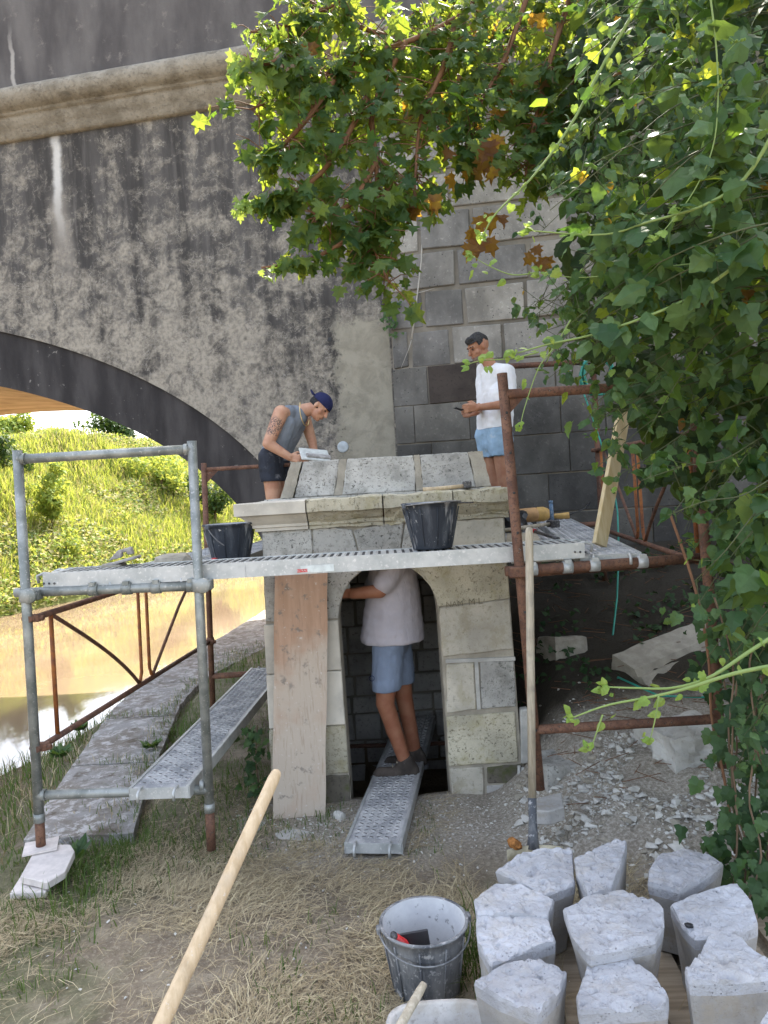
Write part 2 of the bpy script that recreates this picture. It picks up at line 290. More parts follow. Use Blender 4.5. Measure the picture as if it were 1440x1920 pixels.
plain('black_sack', (.012, .013, .016), .35, .6); plain('rust_brown', (.30, .13, .04), .9, .2, .5, 60); plain('grey_metal', (.25, .25, .25), .5, .5, .3, 40, .5); plain('blade_grey', (.10, .105, .12), .5, .5, .3, 30, .5); plain('blade_cream', (.52, .46, .32), .8, .3, .25)
plain('lime_white', (.6, .6, .58), .9, .2, .2); plain('pale_board', (.64, .58, .54), .8, .3, .1); plain('carved', (.20, .18, .13), .95, .1)
def ground_mat():
    m = Mt('soil_and_dry_grass'); p = m.pos; X, Y, Z = m.xyz(p)
    n1 = m.noise(p, 1.7, 6, .6); n2 = m.noise(p, 9, 6, .65); n3 = m.noise(p, 60, 5, .65)
    c = m.mix(m.ramp(n2, .35, .65), (.19, .15, .108), (.30, .25, .18)); c = m.mix(m.ramp(n3, .5, .7), c, (.38, .325, .24))
    gr = m.mix(n3, (.035, .06, .015), (.085, .115, .03))
    c = m.mix(m.math('MULTIPLY', m.ramp(m.math('ADD', n1, m.ramp(X, -.6, -1.8, 0, .25)), .55, .72), .5), c, gr)
    # trampled lime dust and rubble beside the small stone building
    d = m.math('ADD', m.ramp(X, .25, .75), m.math('MULTIPLY', m.math('SUBTRACT', n1, .5), 1.1))
    ch = m.math('MULTIPLY', m.ramp(d, .35, .7), m.math('MULTIPLY', m.ramp(Y, 2.9, 3.5), m.ramp(m.math('ADD', Y, n1), 5.25, 4.75)))
    ch2 = m.math('MULTIPLY', m.math('MULTIPLY', m.ramp(Y, 3.4, 4.0), m.ramp(Y, 4.9, 4.6)), m.math('MULTIPLY', m.ramp(X, -1.0, -.5), m.ramp(n1, .3, .55)))
    c = m.mix(m.math('MULTIPLY', m.math('MAXIMUM', ch, ch2), .9), c, m.mix(m.ramp(n3, .4, .62), (.30, .265, .215), (.50, .455, .39)))
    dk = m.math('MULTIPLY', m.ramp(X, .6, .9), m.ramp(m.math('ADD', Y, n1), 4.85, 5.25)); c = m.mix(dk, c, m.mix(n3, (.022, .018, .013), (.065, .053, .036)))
    far = m.ramp(Y, 15, 18); lw = m.ramp(Z, .0, -.35)
    c = m.mix(m.math('MULTIPLY', lw, .8), c, (.14, .10, .06)); c = m.mix(far, c, m.mix(n2, (.10, .13, .03), (.20, .20, .06)))
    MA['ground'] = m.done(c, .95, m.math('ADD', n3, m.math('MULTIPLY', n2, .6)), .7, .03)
    m = Mt('quay_stone'); p = m.pos; n1 = m.noise(p, 3, 7, .7); n2 = m.noise(p, 13, 7, .75, .3); n3 = m.noise(p, 70, 4)
    c = m.mix(m.ramp(n1, .38, .62), (.31, .30, .285), (.21, .185, .155)); c = m.mix(m.ramp(n2, .48, .62), c, (.50, .48, .465)); c = m.mix(m.math('MULTIPLY', m.ramp(m.noise(p, 5, 5, .7), .54, .68), .8), c, (.10, .075, .05)); MA['quay'] = m.done(c, .95, n2, .8, .02)
    m = Mt('muddy_water'); n = m.noise(m.map(m.pos, (1, .5, 1)), 2.2, 3, .5); n2 = m.noise(m.map(m.pos, (1, .4, 1)), 9, 2)
    c = m.mix(m.ramp(m.noise(m.pos, .35, 4), .4, .6), (.185, .130, .086), (.225, .165, .115)); h = m.math('ADD', n, m.math('MULTIPLY', n2, .15)); MA['water'] = m.done(c, .05, h, .035, .06, 0, .5)
ground_mat()
def leafm(name, cols, tcols, tr=.45, rough=.55, spec=.25):
    m = Mt(name); r = m.math('FRACT', m.math('ADD', m.rnd, m.isl)); n = m.noise(m.pos, 35, 3)
    c = m.mix(r, cols[0], cols[1]); c = m.mix(m.ramp(n, .4, .7), c, m.val(c, 1.3)); c = m.mix(m.math('MULTIPLY', m.ramp(m.noise(m.pos, 90, 3), .58, .72), .35), c, m.val(c, .55)); t = m.mix(r, tcols[0], tcols[1])
    MA[name] = m.done(c, rough, n, .1, .003, 0, spec, tr, t)
leafm('maple_leaf', ((.018, .048, .016), (.052, .098, .026)), ((.24, .42, .035), (.62, .66, .06)), .40)
leafm('painted_shade_leaf', ((.010, .026, .008), (.028, .055, .016)), ((.10, .16, .02), (.2, .26, .03)), .3)  # leaf green darkened to stand in for shade inside the vine
leafm('vine_leaf', ((.022, .060, .020), (.085, .15, .052)), ((.12, .24, .03), (.24, .34, .05)), .3, .5, .3)
leafm('ivy_leaf', ((.018, .045, .016), (.045, .085, .03)), ((.06, .12, .02), (.10, .16, .03)), .2)
leafm('brown_leaf', ((.05, .022, .012), (.10, .045, .02)), ((.62, .30, .03), (.85, .55, .06)), .48)
leafm('young_leaf', ((.16, .26, .05), (.24, .33, .08)), ((.30, .42, .06), (.40, .48, .08)), .4)
leafm('grass_green', ((.05, .095, .02), (.10, .15, .035)), ((.12, .2, .03), (.2, .26, .05)), .3, .6)
leafm('grass_dry', ((.31, .245, .15), (.57, .49, .32)), ((.3, .22, .1), (.4, .3, .15)), .2, .8, .1)
leafm('bank_green', ((.105, .185, .03), (.25, .32, .07)), ((.32, .38, .05), (.52, .50, .09)), .4, .7)
leafm('bank_dry', ((.28, .27, .12), (.44, .41, .20)), ((.35, .3, .1), (.45, .38, .16)), .3, .8)
leafm('bush_dark', ((.02, .05, .012), (.055, .09, .02)), ((.08, .14, .02), (.16, .22, .03)), .25, .6)
m = Mt('bark'); n = m.noise(m.map(m.pos, (6, 6, 1)), 6, 5, .65); MA['bark'] = m.done(m.mix(m.ramp(n, .35, .65), (.10, .065, .04), (.20, .14, .09)), .9, n, .6, .01)
m = Mt('reddish_twig'); n = m.noise(m.pos, 20, 4); MA['twig'] = m.done(m.mix(n, (.12, .06, .035), (.24, .12, .06)), .8, n, .3, .004)
m = Mt('green_stem'); n = m.noise(m.pos, 20, 4); MA['stem'] = m.done(m.mix(n, (.14, .22, .06), (.26, .33, .11)), .6, n, .2, .004)
m = Mt('woody_stem'); n = m.noise(m.pos, 20, 4); MA['woody'] = m.done(m.mix(n, (.045, .055, .022), (.10, .11, .045)), .7, n, .2, .004)
m = Mt('dead_stem'); n = m.noise(m.pos, 20, 4); MA['dead'] = m.done(m.mix(n, (.34, .32, .28), (.5, .47, .42)), .9, n, .3, .004)
# ------------------------------------------------------------------ terrain
def lerp_tab(tab, y):
    if y <= tab[0][0]: return tab[0][1]
    for (a, u), (b, v) in zip(tab, tab[1:]):
        if y <= b: return u+(v-u)*(y-a)/(b-a)
    return tab[-1][1]
def sst(a, b, x): t = max(0., min(1., (x-a)/(b-a))); return t*t*(3-2*t)
EDGE = [(0, -2.0), (3.9, -2.1), (5, -2.31), (6.8, -2.6), (7.6, -2.62), (9, -2.45), (12, -2.1), (16, -1.7), (30, 0.), (200, 20)]
WATER_Z = -.7
def gz(x, y):
    e = lerp_tab(EDGE, y)
    mnd = sst(.5, 1.15, x)
    rise = .30+.235*(y-3.7) if y > 3.7 else .08+.22*sst(2.8, 3.7, y)
    rise = min(rise, 1.25)
    near = .10-.06*sst(2.9, 3.7, y)
    near += .05*sst(0, -1.2, x)*sst(4.4, 3.2, y)
    z = near*(1-mnd)+rise*mnd
    if x > 1.2: z += .10*(x-1.2)
    z += .022*mn.noise(Vector((x*1.7, y*1.7, 3)))+.012*mn.noise(Vector((x*5, y*5, 1)))
    if mnd > .1 and 3 < y < 7: z += mnd*(.045*mn.noise(Vector((x*4, y*4, 9)))+.02*mn.noise(Vector((x*11, y*11, 2))))
    if abs(x) < .50 and 4.50 < y < 6.12: return -.55
    if y > 8.5 and x < 20: z = min(z, .1+.2*sst(8.5, 12, y))
    if x < e+.7 and y > 4.0: z = min(z, -.02)
    if x < e:
        t = e-x; st = .42+2.6*sst(6.6, 8.2, y); zb = -.04-t*st+.05*mn.noise(Vector((x*2, y*2, 0)))
        z = max(zb, -1.9)
    d = (x+9.9)*-.948+(y-18.9)*.318; d = max(d, y-44+.15*x)
    if d > -2:
        zb = -1.6+.62*(d+1.6); zb = min(zb, 4.5+.02*d)
        zb += sst(0, 6, d)*(.6*mn.noise(Vector((x*.18, y*.18, 4)))+.35*mn.noise(Vector((x*.6, y*.6, 2))))
        z = max(z, zb) if x < e else z
    return z
def frange(a, b, s):
    r = []; x = a
    while x < b-1e-6: r.append(x); x += s
    return r
gx = [-300, -200, -120, -80, -60]+frange(-50, -12, 1.2)+frange(-12, -3, .4)+frange(-3, 2.7, .05)+frange(2.7, 6, .3)+[6, 7, 8, 10, 13, 17, 22, 30, 45, 70, 120, 200, 300]
gy = [-300, -200, -100, -50, -25, -12, -6, -3, -1.5]+frange(-1, 1.6, .2)+frange(1.6, 7.9, .05)+frange(7.9, 16, .3)+frange(16, 60, .9)+[60, 65, 72, 80, 95, 120, 160, 220, 300]
vs_ = [(x, y, gz(x, y)) for y in gy for x in gx]; nx = len(gx)
fs_ = [(j*nx+i, j*nx+i+1, (j+1)*nx+i+1, (j+1)*nx+i) for j in range(len(gy)-1) for i in range(nx-1)]
b = MB(); b.add(vs_, fs_, True); g = b.build('ground', MA['ground']); tag(g, kind='structure')
b = MB(); b.add([(-120, -60, WATER_Z), (-1.5, -60, WATER_Z), (-1.5, 15, WATER_Z), (22, 62, WATER_Z), (-120, 62, WATER_Z)], [(0, 1, 2, 3, 4)])
tag(b.build('water', MA['water']), kind='structure')
# quay ledge: long worn stone kerb along the river
qt = thing('stone_quay', 'long worn stone ledge along the river bank, passing under the arch', 'quay', (-2.2, 4.15, .05))
ql = [4.18, 5.35, 6.5, 7.7, 8.9, 10.4, 12, 14, 16]
for a_, b_ in zip(ql, ql[1:]):
    yy = [a_+.012+(b_-a_-.024)*k/8 for k in range(9)]; mbq = MB(); n = 9; cols = 9
    def wq(y): return .62+.5*sst(7.5, 11, y)
    V = []
    for k, y in enumerate(yy):
        e = lerp_tab(EDGE, y)
        for i in range(cols):
            x = e+wq(y)*i/(cols-1)
            V.append((x+.012*mn.noise(Vector((x*9, y*9, 0))), y+.01*mn.noise(Vector((x*9, y*5, 4))), .055+.016*mn.noise(Vector((x*6, y*6, 5)))-(.012 if i in (0, cols-1) or k in (0, 8) else 0)))
    top = len(V); V += [(v[0]-(.03 if (q % cols) == 0 else 0), v[1], -1.3) for q, v in enumerate(V)]
    Fq = [(k*cols+i, k*cols+i+1, (k+1)*cols+i+1, (k+1)*cols+i) for k in range(8) for i in range(cols-1)]
    rim = [i for i in range(cols)]+[k*cols+cols-1 for k in range(1, 9)]+[8*cols+i for i in range(cols-2, -1, -1)]+[k*cols for k in range(7, 0, -1)]
    Fq += [(rim[i], rim[i-1], rim[i-1]+top, rim[i]+top) for i in range(len(rim))]
    mbq.add(V, Fq); mbq.build('kerb_stone', MA['quay'], qt)
b = MB(); pts = [atz(0, 1700, .0), atz(82, 1584, .0), atz(190, 1600, .0), atz(200, 1655, .0), atz(90, 1715, .0), atz(-80, 1790, .0), atz(-120, 1740, 0)]
b.add([(p.x, p.y, .03) for p in pts]+[(p.x, p.y, -.3) for p in pts], [tuple(reversed(range(7)))]+[(i, (i+1) % 7, (i+1) % 7+7, i+7) for i in range(7)])
single(b.build('broken_slab', MA['quay'], None, False, .012), 'low broken stone slab in the grass in front of the quay ledge end', 'slab')
# ------------------------------------------------------------------ bridge
limestone('brown_block', (.085, .068, .058), (.045, .037, .032), None, 0, .6)
PA = R(10.5)
br = thing('bridge', 'old stained masonry arch bridge spanning the muddy river', 'bridge', (.189, 7.7, 0), rz=-PA)
S0, ZC, AI, BI, AE, BE, TH = -8.0, .83, 6.6, 2.95, 7.1, 3.6, 5.2
TOPZ = 6.08
def ell(A, B, k, n): a = math.pi*k/n; return S0+A*math.cos(a), ZC+B*math.sin(a)
NA = 72
ext = [ell(AE, BE, k, NA) for k in range(NA+1)]; intr = [ell(AI, BI, k, NA) for k in range(NA+1)]
b = MB()
for k in range(NA):
    (x0, z0), (x1, z1) = ext[k], ext[k+1]
    b.add([(x0, 0, z0), (x0, 0, TOPZ), (x1, 0, TOPZ), (x1, 0, z1)], [(0, 1, 2, 3)])
    b.add([(x0, 0, z0), (x1, 0, z1), (x1, .06, z1), (x0, .06, z0)], [(0, 1, 2, 3)])
for x0, x1 in ((S0+AE, 0), (-30, S0-AE)):
    b.add([(x0, 0, -2), (x1, 0, -2), (x1, 0, TOPZ), (x0, 0, TOPZ)], [(0, 1, 2, 3)]); 
b.add([(S0+AE, 0, -2), (S0+AE, .06, -2), (S0+AE, .06, ZC), (S0+AE, 0, ZC)], [(0, 1, 2, 3)])
b.build('spandrel_wall', MA['render'], br, True)
b = MB()
for k in range(NA):
    b.add([(intr[k][0], .035, intr[k][1]), (ext[k][0], .035, ext[k][1]), (ext[k+1][0], .035, ext[k+1][1]), (intr[k+1][0], .035, intr[k+1][1])], [(0, 1, 2, 3)])
for x0, x1 in ((S0+AI, S0+AE), (S0-AE, S0-AI)): b.add([(x0, .035, -2), (x1, .035, -2), (x1, .035, ZC), (x0, .035, ZC)], [(0, 1, 2, 3)])
b.build('arch_ring', MA['arch'], br, True)
b = MB(); rows = 8
for k in range(NA):
    for j in range(rows):
        n0, n1 = .035+(TH-.035)*j/rows, .035+(TH-.035)*(j+1)/rows
        b.add([(intr[k][0], n0, intr[k][1]), (intr[k+1][0], n0, intr[k+1][1]), (intr[k+1][0], n1, intr[k+1][1]), (intr[k][0], n1, intr[k][1])], [(0, 1, 2, 3)], True)
for x in (S0+AI, S0-AI): b.add([(x, .035, -2), (x, TH, -2), (x, TH, ZC), (x, .035, ZC)], [(0, 1, 2, 3)])
b.build('arch_soffit', MA['soffit'], br, True)
b = MB()   # far face and roadway
for k in range(NA): b.add([(intr[k][0], TH, intr[k][1]), (intr[k][0], TH, TOPZ+.3), (intr[k+1][0], TH, TOPZ+.3), (intr[k+1][0], TH, intr[k+1][1])], [(0, 1, 2, 3)])
for x0, x1 in ((S0+AI, 30), (-30, S0-AI)): b.add([(x0, TH, -2), (x1, TH, -2), (x1, TH, TOPZ+.3), (x0, TH, TOPZ+.3)], [(0, 1, 2, 3)])
b.add([(-30, .02, TOPZ+.3), (30, .02, TOPZ+.3), (30, TH, TOPZ+.3), (-30, TH, TOPZ+.3)], [(0, 1, 2, 3)]); b.build('roadway', MA['parapet'], br, True)
b = MB(); b.box((0, .20, 7.35), (60, .36, 1.9)); b.build('parapet', MA['parapet'], br, True)
b = MB(); b.box((0, TH-.2, 7.35), (60, .36, 1.9)); b.build('parapet', MA['parapet'], br, True)
prof = [(0, TOPZ-.06), (-.05, TOPZ-.05), (-.055, TOPZ), (-.10, TOPZ+.055), (-.135, TOPZ+.12), (-.14, TOPZ+.155), (-.165, TOPZ+.16), (-.17, TOPZ+.185)]
prof += [(-.15-.13*math.cos(R(a)), TOPZ+.315+.13*math.sin(R(a))) for a in range(-80, 100, 20)] + [(-.06, TOPZ+.455), (0, TOPZ+.46), (.02, TOPZ+.46)]
V = []; ss = frange(-16, 9, .12)
for s_ in ss:
    for i, (n_, z_) in enumerate(prof):
        j = .008*mn.noise(Vector((s_*2.3, i*.2, 5)))+.005*mn.noise(Vector((s_*7, i*.8, 1))); V.append((s_, n_-j*(i > 0 and i < len(prof)-2), z_+j*.6*(i > 0)))
n = len(prof); Fc = [(i*n+k, i*n+k+1, (i+1)*n+k+1, (i+1)*n+k) for i in range(len(ss)-1) for k in range(n-1)]
b = MB(); b.add(V, [f[::-1] for f in Fc], True); b.build('cornice', MA['cornice'], br, True)
b = MB()
b = MB(); b.lathe((-.586, 0, 2.38), [(0, -.02), (.055, -.02), (.062, -.012), (.064, 0)], 24, (0, -1, 0)); 
b = MB(); b.lathe((-.586, -.001, 2.38), [(.060, 0), (.056, .008), (.05, .010), (.0, .010)], 24, (0, -1, 0)); b.build('round_cap', MA['pale_grey'], br, True)
b = MB(); b.lathe((-.66, -.003, 3.50), [(.024, 0), (.018, .002), (0, .002)], 16, (0, -1, 0)); b.build('drain_hole', MA['slot'], br, True)
b = MB(); b.box((15, .03+TH/2-.3, 2.04), (30, TH-.6, 8.08)); ab = b.build('abutment', MA['joint'], br, True)
random.seed(21); z = .44
b = MB(); b.add([(0, -.047, -1), (30, -.047, -1), (30, -.047, TOPZ), (0, -.047, TOPZ), (0, .3, -1), (0, .3, TOPZ)], [(0, 1, 2, 3), (0, 3, 5, 4)]); b.build('joint_mortar', MA['joint'], ab, True)
row = 0
while z < TOPZ-.1:
    hgt = .385; s = -.012; gap = .012 if z < 2.9 else random.uniform(.03, .045); first = True
    while s < 4.6:
        L = (.20 if row % 2 else .36) if first else random.uniform(.42, 1.0)
        if first is False and s < .6: L = random.uniform(.40, .58)
        first = False
        ztop = min(z+hgt-gap, TOPZ-.01)
        b = MB(); dp = random.uniform(.008, .022); jt = .010 if z > 2.9 else .004
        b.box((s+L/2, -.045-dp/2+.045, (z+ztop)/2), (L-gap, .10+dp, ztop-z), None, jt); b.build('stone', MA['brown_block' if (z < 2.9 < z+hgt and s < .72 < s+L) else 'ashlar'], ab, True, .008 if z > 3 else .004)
        s += L
    z += hgt; row += 1
# dead climber on the quoins
dc = thing('dead_climber', 'thin pale dead climber stem clinging to the bridge stonework', 'climbing plant', at(770, 640, 7.55))
stem = [at(772, 636, 7.56), at(778, 590, 7.57), at(784, 540, 7.57), at(790, 490, 7.57), at(792, 440, 7.57), at(788, 390, 7.58), at(786, 340, 7.58)]
b = MB(); b.poly(stem, [.010, .009, .008, .008, .007, .006, .005], 6); b.build('stem', MA['dead'], dc)
for (x0, y0), (x1, y1), (x2, y2) in (((792, 440), (815, 425), (850, 400)), ((791, 465), (820, 450), (842, 430)), ((788, 500), (815, 488), (850, 470)), ((790, 430), (770, 425), (758, 420)), ((786, 520), (765, 512), (752, 508)), ((782, 550), (800, 545), (815, 540)), ((789, 395), (810, 380), (850, 355)), ((772, 636), (766, 655), (752, 690))):
    b = MB(); b.poly([at(x0, y0, 7.57), at(x1, y1, 7.56), at(x2, y2, 7.555)], [.004, .0035, .002], 5); b.build('tendril', MA['dead'], dc)
# ------------------------------------------------------------------ small stone building
FY = 4.45
mo = thing('spring_house', 'small pale limestone spring house with arched doorway being rebuilt', 'stone building', (0, FY, 0))
def U(x, y, Y=FY): p = at(x, y, Y); return (p.x, p.z)
def arc(n=12, r=.30, cz=1.15): return [(-.008+r*math.cos(math.pi*k/n), cz+(r*1.06)*math.sin(math.pi*k/n)) for k in range(n+1)]
outl = [(.745, -.15), (.715, 1.74), (-.735, 1.74), (-.775, -.15), (-.300, -.15), (-.312, 1.15)]+arc()[::-1][1:-1]+[(.292, 1.15), (.304, -.15)]
b = MB(); b.prism(outl, FY+.012, FY+.26); b.build('mortar_core', MA['mortar'], mo)
def jag(pts, jit, step=.05):
    o = []
    for i, (x, z) in enumerate(pts):
        x1, z1 = pts[(i+1) % len(pts)]; L = math.hypot(x1-x, z1-z); k = max(1, int(L/step))
        for q in range(k):
            t = q/k; a = jit if q else jit*.5; o.append((x+(x1-x)*t+random.uniform(-a, a), z+(z1-z)*t+random.uniform(-a, a)))
    return o
def stone(pts, mat, y0=FY, dep=.10, jit=.003, parent=None, bev=.006, label=None, name='stone'):
    b = MB(); b.prism(jag(pts, jit), y0, y0+dep); o = b.build(name, MA[mat], parent or mo, False, bev)
    if label: o['label'] = label
    return o
def upts(*p): return [U(x, y) for x, y in p]
random.seed(5)
# right jamb, top to bottom
arR = [(-.008+.30*math.cos(a), 1.15+.318*math.sin(a)) for a in [R(q) for q in (0, 15, 30, 45, 58)]]
stone([arR[0]]+arR[1:]+[(.20, 1.447), (.715, 1.447), (.720, 1.215), (.294, 1.19)], 'mossy_limestone', FY-.004)
stone([(.297, 1.182), (.720, 1.207), (.727, .905), (.300, .885)], 'old_limestone', FY-.002)
stone(upts((838, 1246), (889, 1243), (893, 1330), (838, 1338)), 'old_limestone', FY)
stone(upts((899, 1240), (964, 1240), (968, 1325), (903, 1330)), 'grey_limestone', FY-.003)
stone(upts((837, 1344), (966, 1335), (972, 1428), (842, 1437)), 'mossy_limestone', FY-.004)
stone(upts((844, 1442), (906, 1439), (909, 1522), (850, 1527)), 'old_limestone', FY)
stone(upts((912, 1440), (985, 1432), (992, 1466), (914, 1470)), 'dark_rubble', FY+.004, jit=.008)
stone(upts((912, 1474), (945, 1472), (940, 1522), (914, 1524)), 'inner_stone', FY+.006, jit=.006)
stone(upts((948, 1472), (990, 1470), (992, 1515), (943, 1524)), 'dark_rubble', FY+.002, jit=.01)
stone(upts((975, 1330), (990, 1328), (992, 1430), (977, 1432)), 'white_mortar', FY-.012, .06, .001, label='striated white stone at the right edge of the doorway pier')
b = MB()
for (x0, y0, x1, y1) in ((893, 1241, 898, 1330), (836, 1240, 966, 1235)):
    a_, c_ = U(x0, y0), U(x1, y1); b.beam((a_[0], FY+.008, a_[1]), (c_[0], FY+.008, c_[1]), .022, .022, (0, 1, 0))
b.build('white_pointing', MA['white_mortar'], mo)
for x, y0, y1 in ((973, 1435, 1500), (980, 1438, 1490), (968, 1475, 1512)):
    a_, c_ = U(x, y0), U(x, y1); b = MB(); b.poly([(a_[0], FY-.006, a_[1]), ((a_[0]+c_[0])/2, FY-.008, (a_[1]+c_[1])/2), (c_[0], FY-.002, c_[1])], [.010, .012, .003], 6); b.build('mortar_drip', MA['white_mortar'], mo)
# left jamb
arL = [(-.008-.30*math.cos(a), 1.15+.318*math.sin(a)) for a in [R(q) for q in (0, 15, 30, 45, 58)]]
stone([arL[0]]+arL[1:]+[(-.22, 1.447), (-.74, 1.447), (-.745, 1.16)], 'grey_limestone', FY-.003, jit=.006)
stone([(-.313, 1.143), (-.758, 1.14), (-.760, .845), (-.311, .845)], 'new_limestone', FY-.010, .11, .0005, bev=.004, label='freshly cut white stone in the left jamb, upper of two')
stone([(-.311, .838), (-.762, .838), (-.765, .515), (-.309, .515)], 'new_limestone', FY-.010, .11, .0005, bev=.004, label='freshly cut white stone in the left jamb, lower of two')
stone([(-.309, .505), (-.768, .505), (-.770, .215), (-.306, .215)], 'mossy_limestone', FY)
stone([(-.306, .205), (-.772, .205), (-.778, -.10), (-.300, -.10)], 'dark_rubble', FY+.003, jit=.006)
# course over the door
zt, zb = 1.700, 1.456
stone([(-.737, zb), (-.44, zb), (-.442, zt), (-.735, zt)], 'grey_limestone', FY-.002, jit=.004)
stone([(-.432, zb), (-.152, zb), (-.20, zt-.02), (-.30, zt), (-.434, zt)], 'grey_limestone', FY-.004, jit=.004)
stone([(-.143, zb), (.068, zb), (.115, zt+.01), (-.05, zt), (-.19, zt-.03)], 'grey_limestone', FY-.006, jit=.004)
stone([(.077, zb), (.30, zb), (.34, zt), (.124, zt)], 'grey_limestone', FY-.004, jit=.004)
stone([(.309, zb), (.714, zb), (.712, zt), (.349, zt)], 'old_limestone', FY-.002, jit=.004)
# moulded cornice: profile = (projection, z)
cpro = [(.0, 1.700), (.025, 1.700), (.025, 1.718), (.038, 1.722), (.038, 1.738), (.055, 1.752), (.078, 1.775), (.098, 1.792), (.125, 1.800), (.125, 1.868), (.118, 1.873), (-.16, 1.88)]
def corn(x0, x1, mat, miter0=False, miter1=False, worn=.0, label=None, drop=0.):
    V = []; n = len(cpro); N = 10 if worn == 0 else 40
    for k in range(N+1):
        for i, (pj, z) in enumerate(cpro):
            t = k/N; a_ = x0-(max(pj, 0) if miter0 else 0); c_ = x1+(max(pj, 0) if miter1 else 0); x = a_+(c_-a_)*t
            wv = worn*(.75*mn.noise(Vector((x*7, i*.35, 2)))+.22*mn.noise(Vector((x*23, i*1.3, 7)))); q = max(pj, -.16)-abs(wv)*(pj > 0)
            V.append((x, FY-q, z+wv*.5-drop))
    Fc = [(k*n+i, (k+1)*n+i, (k+1)*n+i+1, k*n+i+1) for k in range(N) for i in range(n-1)]
    Fc += [tuple(range(n)), tuple(reversed(range(N*n, N*n+n)))]
    b = MB(); b.add(V, Fc); o = b.build('cornice_block', MA[mat], mo)
    if label: o['label'] = label
    return o
corn(-.745, -.455, 'new_limestone', True, False, 0, 'freshly cut white cornice block at the left corner')
corn(-.447, -.008, 'mossy_limestone', worn=.030); corn(0, .40, 'mossy_limestone', worn=.045); corn(.408, .738, 'mossy_limestone', worn=.035)
b = MB()
for sx in (-1,):
    for i in range(len(cpro)-1):
        (p0, z0), (p1, z1) = cpro[i], cpro[i+1]; xe = .745 if sx < 0 else .722
        b.add([(sx*(xe+p0*(p0 > 0)), FY-p0*(p0 > 0), z0), (sx*(xe+p0*(p0 > 0)), 6.15, z0), (sx*(xe+p1*(p1 > 0)), 6.15, z1), (sx*(xe+p1*(p1 > 0)), FY-p1*(p1 > 0), z1)], [(0, 1, 2, 3)])
b.build('cornice_return', MA['old_limestone'], mo)
# mortar bed on the cornice and the tapering coping stones
b = MB(); b.box((0, 5.28, 1.882), (1.44, 1.5, .026), None, .01); b.build('mortar_bed', MA['grey_limestone'], mo)
CY0, CY1 = 4.62, 4.72
def cope(x0, x1, x0t, x1t, mat, off=0, name='coping_stone', jit=.004):
    pts = jag([(0, 0), (1, 0), (1, 1), (0, 1)], 0, .12); V = []; n = len(pts)
    for back in (0, 1):
        for u, t in pts:
            j = random.uniform(-jit, jit); x = (x0+(x1-x0)*u)*(1-t)+(x0t+(x1t-x0t)*u)*t; V.append((x+j, (CY0+off)*(1-t)+(CY1+off)*t+back*.5, 1.888+.225*t+j*.6))
    b = MB(); b.add(V, [tuple(range(n)), tuple(reversed(range(n, 2*n)))]+[(i, i+n, (i+1) % n+n, (i+1) % n) for i in range(n)]); b.build(name, MA[mat], mo, False, .006)
def xs_(px0, px1): 
    p = [at(px0, 930, CY0).x, at(px1, 918, CY0).x]; return p[0], p[1], p[0]*.925+.018, p[1]*.925+.018
cope(*xs_(526, 548), 'mortar', -.006); cope(*xs_(551, 626), 'grey_limestone'); cope(*xs_(627, 641), 'mortar', .004); cope(*xs_(642, 780), 'grey_limestone'); cope(*xs_(781, 793), 'mortar', .004); cope(*xs_(794, 893), 'grey_limestone'); cope(*xs_(894, 922), 'mortar', -.002)
b = MB(); b.add([(-.62, 4.70, 1.885), (.64, 4.70, 1.885), (.64, 6.05, 1.885), (-.62, 6.05, 1.885), (-.54, 4.80, 2.105), (.58, 4.80, 2.105), (.58, 5.95, 2.105), (-.54, 5.95, 2.105)], [(4, 5, 6, 7), (0, 1, 5, 4), (1, 2, 6, 5), (2, 3, 7, 6), (3, 0, 4, 7)]); b.build('roof_mass', MA['mortar'], mo)
# inner shell: side walls, back wall, roof slab
b = MB(); b.box((-.655, 5.42, .85), (.22, 1.42, 2.02)); b.build('side_wall', MA['joint'], mo)
b = MB(); b.box((.62, 5.42, .85), (.22, 1.42, 2.02)); b.build('side_wall', MA['joint'], mo)
b = MB(); b.box((0, 6.20, .8), (1.46, .14, 2.12)); b.build('back_wall', MA['joint'], mo)
b = MB(); b.box((0, 5.4, 1.872), (1.3, 1.5, .012)); b.build('roof_slab', MA['inner_stone'], mo)
random.seed(3); z = -.5
while z < 1.8:
    h = random.uniform(.13, .24); x = -.54
    while x < .5:
        L = random.uniform(.16, .36); b = MB(); b.box((x+L/2, 6.125, z+h/2), (L-.02, .03, h-.02), None, .008); b.build('inner_stone', MA['inner_stone'], mo, False, .006); x += L
    z += h
for sx in (-1, 1):
    z = -.5
    while z < 1.8:
        h = random.uniform(.18, .3); y = 4.72
        while y < 6.05:
            L = min(random.uniform(.25, .5), 6.12-y); b = MB(); b.box(((-.545 if sx < 0 else .51), y+L/2, z+h/2), (.03, L-.015, h-.015), None, .005); b.build('inner_stone', MA['inner_stone'], mo, False, .005); y += L
        z += h
b = MB(); b.tube(at(640, 1400, 5.6), at(850, 1393, 5.6), .016); single(b.build('cross_tube', MA['brown']), 'dark steel tube across the pit inside the doorway', 'tube')
b = MB(); q = at(795, 1172, 6.05); b.lathe((q.x, q.y, q.z), [(.0, 0), (.11, 0), (.12, .01), (.12, .03)], 24, (0, -1, 0)); b = None
def carve(txt, x, y, hpx, name='carved_letters', rot=0.):
    cu = bpy.data.curves.new('t', 'FONT'); cu.body = txt; cu.size = hpx/F*FY*1.35; cu.extrude = .0008; o = bpy.data.objects.new('t', cu)
    me = mesh_from_modifiers(o); bpy.data.objects.remove(o); p = at(x, y, FY-.0065)
    for v in me.vertices: c_ = Vector(v.co); v.co = Vector((p.x+c_.x, p.y-c_.z, p.z+c_.y+c_.x*rot))-wloc(mo)
    link_mesh(name, me, MA['carved'], mo)
